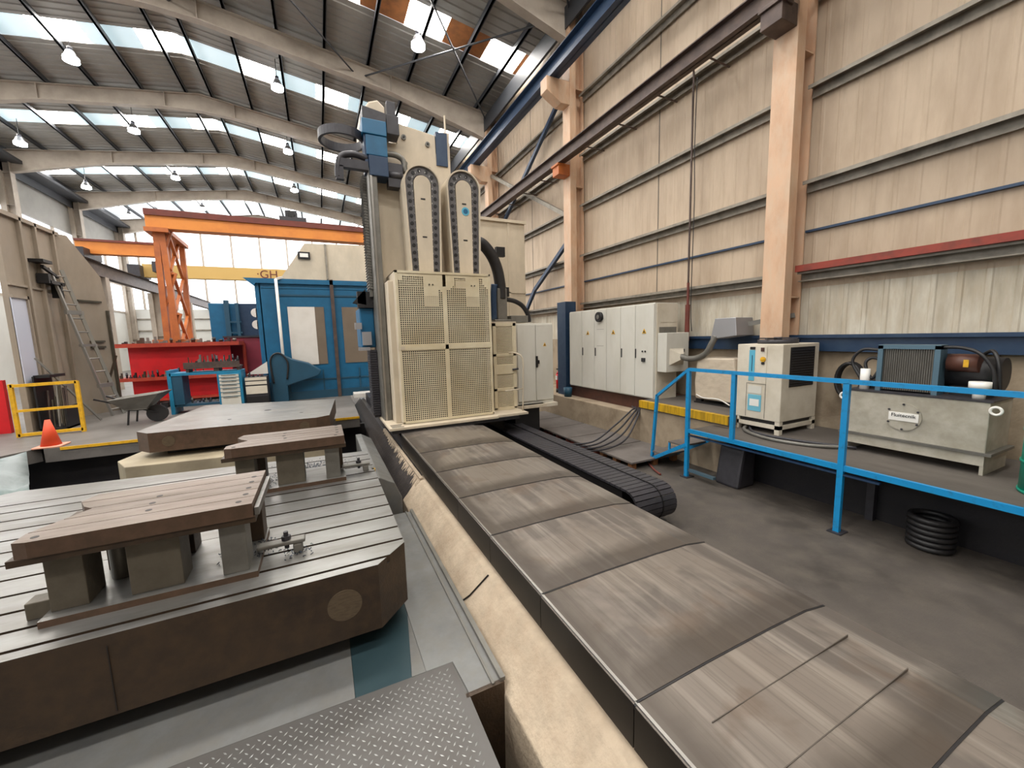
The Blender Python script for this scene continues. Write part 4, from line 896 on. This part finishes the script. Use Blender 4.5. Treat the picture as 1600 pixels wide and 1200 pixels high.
MB().box(-5.66, -5.2, 12.2, 12.85, .6, .64).box(-5.66, -5.63, 12.2, 12.85, .6, 1.8).box(-5.24, -5.2, 12.2, 12.85, .6, 1.1).box(-5.66, -5.4, 12.25, 12.85, 1.76, 1.82).build('frame', 'dark', s)
for k in range(7): MB().cyl((-5.58+k*.05, 12.4+.05*(k % 3), .64), (-5.6+k*.05, 12.55, 1.2+.5*rnd.random()), .02, 6).build('bar', rnd.choice(['rustpale', 'alu', 'girtrail']), s)
tag(MB().prism([(-5.1, .6), (-4.6, .6), (-4.7, .85), (-5.1, .95)], 'y', 14.5, 15.0).build('dark_bin', 'dark', bevel=.02), 'black scrap bin at the ladder foot', 'bin')
tag(MB().prism([(-6.5, .6), (-6.15, .6), (-6.15, 1.75), (-6.5, 1.75)], 'y', 12.3, 12.4).build('red_board', 'red'), 'red upright board at the far left edge behind the barrier', 'board')
# wheelbarrow
wb = root('wheelbarrow', (-3.9, 12.1, .6), 'grey steel wheelbarrow standing on the platform before the red shelving', 'wheelbarrow')
m = MB(); lo = [(-4.15, 11.95, .95), (-3.75, 11.95, .95), (-3.75, 12.35, .95), (-4.15, 12.35, .95)]; hi = [(-4.35, 11.75, 1.2), (-3.45, 11.75, 1.3), (-3.4, 12.55, 1.3), (-4.35, 12.55, 1.2)]
for i in range(4): m.face([lo[i], lo[(i+1) % 4], hi[(i+1) % 4], hi[i]])
m.face(lo); m.build('tray', 'midgrey', wb, solid=.02)
MB().cyl((-3.62, 12.1, .8), (-3.62, 12.2, .8), .2, 20).build('wheel', 'blackrub', wb)
MB().bar((-4.6, 11.85, 1.25), (-3.6, 12.1, .82), .035).bar((-4.6, 12.45, 1.25), (-3.6, 12.2, .82), .035).build('handle_frame', 'dark', wb)
for y in (11.9, 12.4): MB().bar((-4.05, y, .95), (-4.1, y, .6), .03).build('leg', 'dark', wb)

# ------------------------------------------------------------ far left: shelving, workbenches, mast
ORD = 'first second third fourth fifth sixth seventh eighth ninth tenth eleventh twelfth thirteenth fourteenth fifteenth sixteenth seventeenth eighteenth nineteenth twentieth'.split()
def clutter(x0, x1, y, z, n, label, group, seed, hmax=.16):
    q = random.Random(seed)
    for k in range(n):
        x = x0+(x1-x0)*(k+.5)/n; w_ = (x1-x0)/n*q.uniform(.5, .9); h = q.uniform(.05, hmax); c_ = q.random()
        m = MB()
        if c_ < .4: m.prism([(x-w_/2, z), (x+w_/2, z), (x+w_/2, z+h), (x+w_*.1, z+h), (x, z+h*.6), (x-w_/2, z+h*.5)], 'y', y, y+w_)
        elif c_ < .75: m.cyl((x, y+.1, z), (x, y+.1, z+h), w_*.35, 10).cyl((x, y+.1, z+h*.5), (x, y+.1, z+h*.7), w_*.48, 10)
        else: m.box(x-w_/2, x+w_/2, y, y+w_, z, z+h*.4).box(x-w_/5, x+w_/5, y+.02, y+w_*.8, z+h*.4, z+h)
        tag(m.build('machine_part', q.choice(['darkgrey', 'dark', 'midgrey', 'darkgrey', 'rust'])), ('stepped ' if c_ < .4 else 'round ' if c_ < .75 else 'blocky ')+label+', '+ORD[k]+' from the left', 'machine part', group)
rs = root('red_shelving', (-4.4, 16, .6), 'bright red steel shelving loaded with dark parts behind the blue workbench', 'shelving')
MB().box(-5.3, -2.7, 16.1, 16.15, .7, 2.4).build('back_panel', 'red', rs)
MB().box(-5.65, -2.4, 15.8, 16.9, 2.35, 2.47).build('top_shelf', 'redorange', rs); MB().box(-5.6, -2.4, 15.75, 16.9, 1.33, 1.43).build('middle_shelf', 'redorange', rs); MB().box(-5.4, -2.4, 15.8, 16.9, .68, .74).build('bottom_shelf', 'redorange', rs)
for x in (-5.5, -3.9, -2.45): MB().box(x, x+.08, 16.7, 16.9, .6, 2.4).build('upright', 'redorange', rs)
clutter(-5.5, -3.4, 15.8, 1.43, 20, 'dark part on the middle board of the red shelving', 'parts on the middle red shelf', 3, .26)
clutter(-5.5, -2.5, 16.2, 2.47, 16, 'dark part on the top board of the red shelving', 'parts on the top red shelf', 4, .22)
s = root('maroon_cabinet', (-2.1, 17, .6), 'dark red sheet metal cabinet left of the blue enclosure', 'cabinet')
MB().box(-3.0, -1.2, 16.95, 17.5, .6, 2.6).build('body', 'maroon', s, bevel=.01); MB().box(-3.02, -1.18, 16.9, 17.52, 2.6, 2.66).build('lid', 'darkgrey', s)
s = root('welded_machine_base', (-2.7, 18.4, .6), 'blue welded machine frame with oval openings above the dark red cabinet', 'machine base')
MB().box(-3.6, -2.75, 18.3, 18.6, .6, 3.9).build('blue_panel', 'enclblue', s, bevel=.01)
m = MB(); m.box(-2.75, -1.5, 18.3, 18.5, .6, 3.9); m.build('dark_panel', 'navy', s)
m = MB()
for z in (3.55, 3.1): m.cyl((-2.12, 18.28, z), (-2.12, 18.3, z), .17, 24).cyl((-1.85, 18.28, z), (-1.85, 18.3, z), .17, 24).box(-2.12, -1.85, 18.28, 18.3, z-.17, z+.17)
m.build('oval_opening', 'whitepane', s)
MB().box(-3.1, -2.95, 18.1, 18.3, .6, 4.0).box(-2.75, -2.65, 18.1, 18.3, .6, 3.9).bar((-3.0, 18.15, 3.2), (-2.6, 18.15, 3.2), .06).bar((-3.0, 18.15, 2.8), (-2.6, 18.15, 2.8), .06).build('ladder_frame', 'enclblue_dk', s)
wbn = root('workbench', (-2.8, 13.2, .6), 'bright blue steel workbench with a white drawer unit before the red shelving', 'workbench')
MB().box(-3.55, -2.0, 13, 13.7, 1.6, 1.67).build('bench_top', 'benchblue', wbn)
for x in (-3.6, -3.6): MB().box(x, x+.08, 13, 13.7, .6, 1.75).build('side_frame', 'benchblue', wbn); break
MB().box(-3.5, -2.55, 13.05, 13.65, .78, .84).build('lower_shelf', 'enclblue_dk', wbn)
MB().box(-3.52, -3.3, 13.02, 13.6, .84, 1.6).build('side_box', 'enclblue_dk', wbn)
du = MB().box(-2.55, -2.0, 13.0, 13.68, .62, 1.6).build('drawer_unit', 'benchblue', wbn)
for k, (z0, z1) in enumerate(((1.5, 1.57), (1.41, 1.48), (1.31, 1.39), (1.21, 1.29), (1.1, 1.19), (.98, 1.08), (.66, .96))):
    d = MB().box(-2.5, -2.06, 12.97, 13.0, z0, z1).build('drawer', 'whitecab', du); MB().box(-2.45, -2.12, 12.955, 12.97, z1-.02, z1-.005).build('handle', 'midgrey', d)
tb = root('parts_tray', (-2.7, 13.2, 1.67), 'brown steel tray heaped with dark cutting tools on the blue workbench', 'tray')
MB().box(-3.25, -2.02, 13.05, 13.55, 1.76, 1.8).box(-3.25, -2.02, 13.05, 13.07, 1.8, 1.93).box(-3.22, -3.16, 13.1, 13.5, 1.67, 1.76).box(-2.62, -2.5, 13.1, 13.5, 1.67, 1.76).box(-2.1, -2.04, 13.1, 13.5, 1.67, 1.76).build('tray', 'girtrail', tb)
clutter(-3.2, -2.05, 13.2, 1.8, 18, 'dark tool in the brown tray on the workbench', 'tool holders in the tray', 5, .34)
clutter(-3.2, -2.08, 13.35, 1.85, 12, 'greasy tool at the back of the brown tray', 'tool holders in the tray', 15, .27)
clutter(-3.25, -2.6, 13.2, .84, 8, 'dark part on the lower shelf of the blue workbench', 'parts under the workbench', 6, .16)
s = root('tool_trolley', (-1.75, 13.3, .6), 'cream drawer trolley between the workbench and the blue enclosure', 'tool trolley')
MB().box(-1.95, -1.42, 13.1, 13.6, .9, 1.45).build('body', 'darkgrey', s)
for z0, z1 in ((1.36, 1.44), (1.24, 1.33), (.98, 1.2)): MB().box(-1.94, -1.43, 13.07, 13.1, z0, z1).build('drawer', 'cream', s)
MB().prism([(-1.95, 1.5), (-1.42, 1.5), (-1.42, 1.85)], 'y', 13.5, 13.55).build('back_board', 'whitepane', s); MB().box(-1.95, -1.42, 13.1, 13.6, .62, .9).build('lower_box', 'dark', s)
clutter(-1.9, -1.5, 13.2, 1.45, 4, 'dark part on top of the cream drawer trolley', 'parts on the trolley', 8, .14)
o = MB()
for k in range(7): o.box(-5.0+.25*k, -4.85+.25*k, 14.6, 14.9, .6, .75+.05*(k % 3))
tag(o.build('scrap_heap', 'dark'), 'low dark heap of offcuts on the floor behind the wheelbarrow', 'scrap', kind='stuff')
# lattice gantry
gt = root('gantry_crane', (-4.6, 18, .6), 'orange lattice legged gantry crane with a long box beam across the hall', 'gantry crane')
def latt(y):
    for a, b in (((-4.75, y, 6.8), (-4.85, y, .6)), ((-4.6, y, 6.4), (-4.5, y, .6)), ((-5.02, y+2.2, 6.3), (-5.3, y+2, .6)), ((-4.6, y+2.2, 6.2), (-4.68, y+2, .6))): MB().bar(a, b, .17, .17).build('leg', 'orange', gt)
latt(18.0)
m = MB()
for k in range(3):
    z = 2.2+k*1.4; m.bar((-4.5, 18, z), (-4.65, 20, z+1.3), .09).bar((-4.65, 20, z), (-4.45, 18, z+1.3), .09).bar((-4.8, 18, z), (-4.35, 18, z+1.3), .07)
m.box(-5.25, -4.3, 18, 20.1, 2.45, 2.6); m.build('cross_bracing', 'orange', gt)
MB().box(-4.95, 3.2, 17.75, 18.25, 6.35, 6.75).build('main_beam', 'orangebeam', gt); MB().box(-4.95, 3.2, 17.68, 18.32, 6.75, 6.95).build('beam_flange', 'rustred', gt)
MB().prism([(-5.0, 17.7), (-4.35, 17.7), (-4.45, 20.5), (-5.15, 20.5)], 'z', 6.22, 6.36).build('end_carriage', 'orange', gt)
s = root('bridge_crane', (-7, 22, 6), 'orange bridge crane girder running out of view behind the left enclosure', 'bridge crane')
MB().box(-8.0, -5.0, 21, 21.4, 5.95, 6.4).build('girder', 'orangebeam', s); MB().box(-8.0, -5.0, 20.95, 21.45, 6.4, 6.48).build('rail', 'rustred', s); MB().box(-8.0, -7.6, 20.5, 21.9, 5.75, 6.1).build('end_carriage', 'darkgrey', s)
s = root('bridge_crane', (-4, 26, 5.8), 'pale yellow bridge crane girder lettered GH in the far bay', 'bridge crane')
MB().box(-7.6, 6.6, 26, 26.4, 5.78, 6.42).build('girder', 'paleyellow', s); text('·GH', .6, facing((-2.3, 25.99, 6.1), (0, -1, 0)), 'rustred', s, ext=.005); MB().box(-7.1, -6.6, 25.6, 26.0, 6.0, 6.5).build('trolley', 'darkgrey', s); MB().box(-8.0, -7.55, 25.5, 26.9, 5.75, 6.3).build('end_carriage', 'darkgrey', s)
s = root('crane_runway_beam', (-7.8, 30, 5.2), 'dark crane runway beam seen between the left enclosure and the orange gantry', 'crane rail')
for y in (22.1, 28.1, 34.1): column(-8.1, -7.6, y, 5.2, 'rafter', .3)
ibeam(MB(), -7.8, 19, YF, 5.2, 5.75, .3).build('beam', 'girtrail', s)
s = root('hoist_trolley', (-.6, 18, 6.95), 'dark hoist trolley on top of the orange gantry beam', 'hoist')
MB().box(-1.0, -.1, 17.7, 18.3, 6.95, 7.1).box(-.8, -.4, 17.75, 18.2, 7.1, 7.35).build('trolley_frame', 'darkgrey', s); MB().cyl((-.6, 17.7, 7.2), (-.6, 18.3, 7.2), .12, 12).build('drum', 'dark', s)

# ------------------------------------------------------------ blue enclosure
be = root('machine_enclosure', (0, 14.5, .6), 'bright blue machine enclosure with white and brown windows behind the tables', 'machine enclosure')
MB().box(-1.5, 3.2, 14, 14.25, .75, 4.2).box(-1.6, -1.45, 14, 16.5, .6, 4.2).box(-1.45, 3.2, 13.98, 14, 4.0, 4.05).build('shell', 'enclblue', be, bevel=.01)
MB().prism([(-1.85, 4.28), (3.2, 4.28), (3.2, 4.14), (-1.55, 4.14), (-1.6, 4.06)], 'y', 13.9, 14.4).build('top_beam', 'enclblue', be)
MB().box(-1.5, 3.2, 13.96, 14.0, .6, .85).box(-1.5, -.9, 13.92, 14.0, .6, 1.2).build('base_skirt', 'enclblue_dk', be)
for q in ((-1.1, 3.2, 3.78, 3.83), (-.9, 3.2, 1.18, 1.22), (.02, .06, .85, 1.5), (1.1, 1.14, .85, 1.5)): MB().box(q[0], q[1], 13.97, 14.0, q[2], q[3]).build('frame_rib', 'enclblue_dk', be)
wn = MB().box(-.80, .20, 13.975, 13.995, 1.68, 3.46).build('window', 'brownglass', be); MB().box(-.80, -.06, 13.96, 13.975, 1.68, 3.46).build('white_blind', 'whitepane', wn)
MB().box(.72, 1.7, 13.975, 13.995, 1.68, 3.46).build('window', 'brownglass', be)
MB().box(.42, .52, 13.9, 14.0, .6, 4.3).build('centre_mullion', 'girtrail', be)
MB().cyl((-1.02, 13.8, .6), (-1.02, 13.8, 4.25), .04, 12).bar((-1.02, 13.8, 4.25), (-.85, 13.95, 4.33), .06).build('vertical_pipe', 'whitepane', be)
hd = MB().prism([(-1.08, 4.28), (-.2, 5.58), (3.2, 5.7), (3.2, 4.28)], 'y', 15, 15.15).build('grey_hood', 'machbeige', be)
MB().box(.38, .44, 14.95, 15, 4.45, 5.6).build('hood_joint', 'girt', hd)
MB().box(-.42, -.06, 14.93, 15, 5.08, 5.3).box(-.36, -.12, 14.92, 14.93, 5.13, 5.25, m=1).build('hood_lamp', ['dark', 'white'], hd)
tag(MB().box(.85, 2.4, 13.2, 13.7, .6, .74).build('white_step', 'whitepane', bevel=.01), 'low pale step box at the foot of the blue enclosure beside the machine column', 'step')
s = root('oval_guard', (-.9, 13.6, .6), 'dark teal covered hose reel before the blue enclosure, left of the white window', 'hose reel')
MB().prism([(-1.35, .6), (-.95, .6), (-.95, 1.1), (-.1, 1.35), (.0, 1.5), (-.35, 1.75), (-.8, 1.9), (-1.1, 2.1), (-1.3, 2.0), (-1.38, 1.6)], 'y', 13.55, 13.85).build('cover', 'enclblue_dk', s, bevel=.03)
MB().tube([(-1.3, 13.52, 1.2), (-1.33, 13.52, 1.9), (-1.1, 13.52, 2.08), (-.9, 13.52, 1.8), (-.95, 13.52, 1.3)], .025, 8).build('hose', 'blackrub', s)
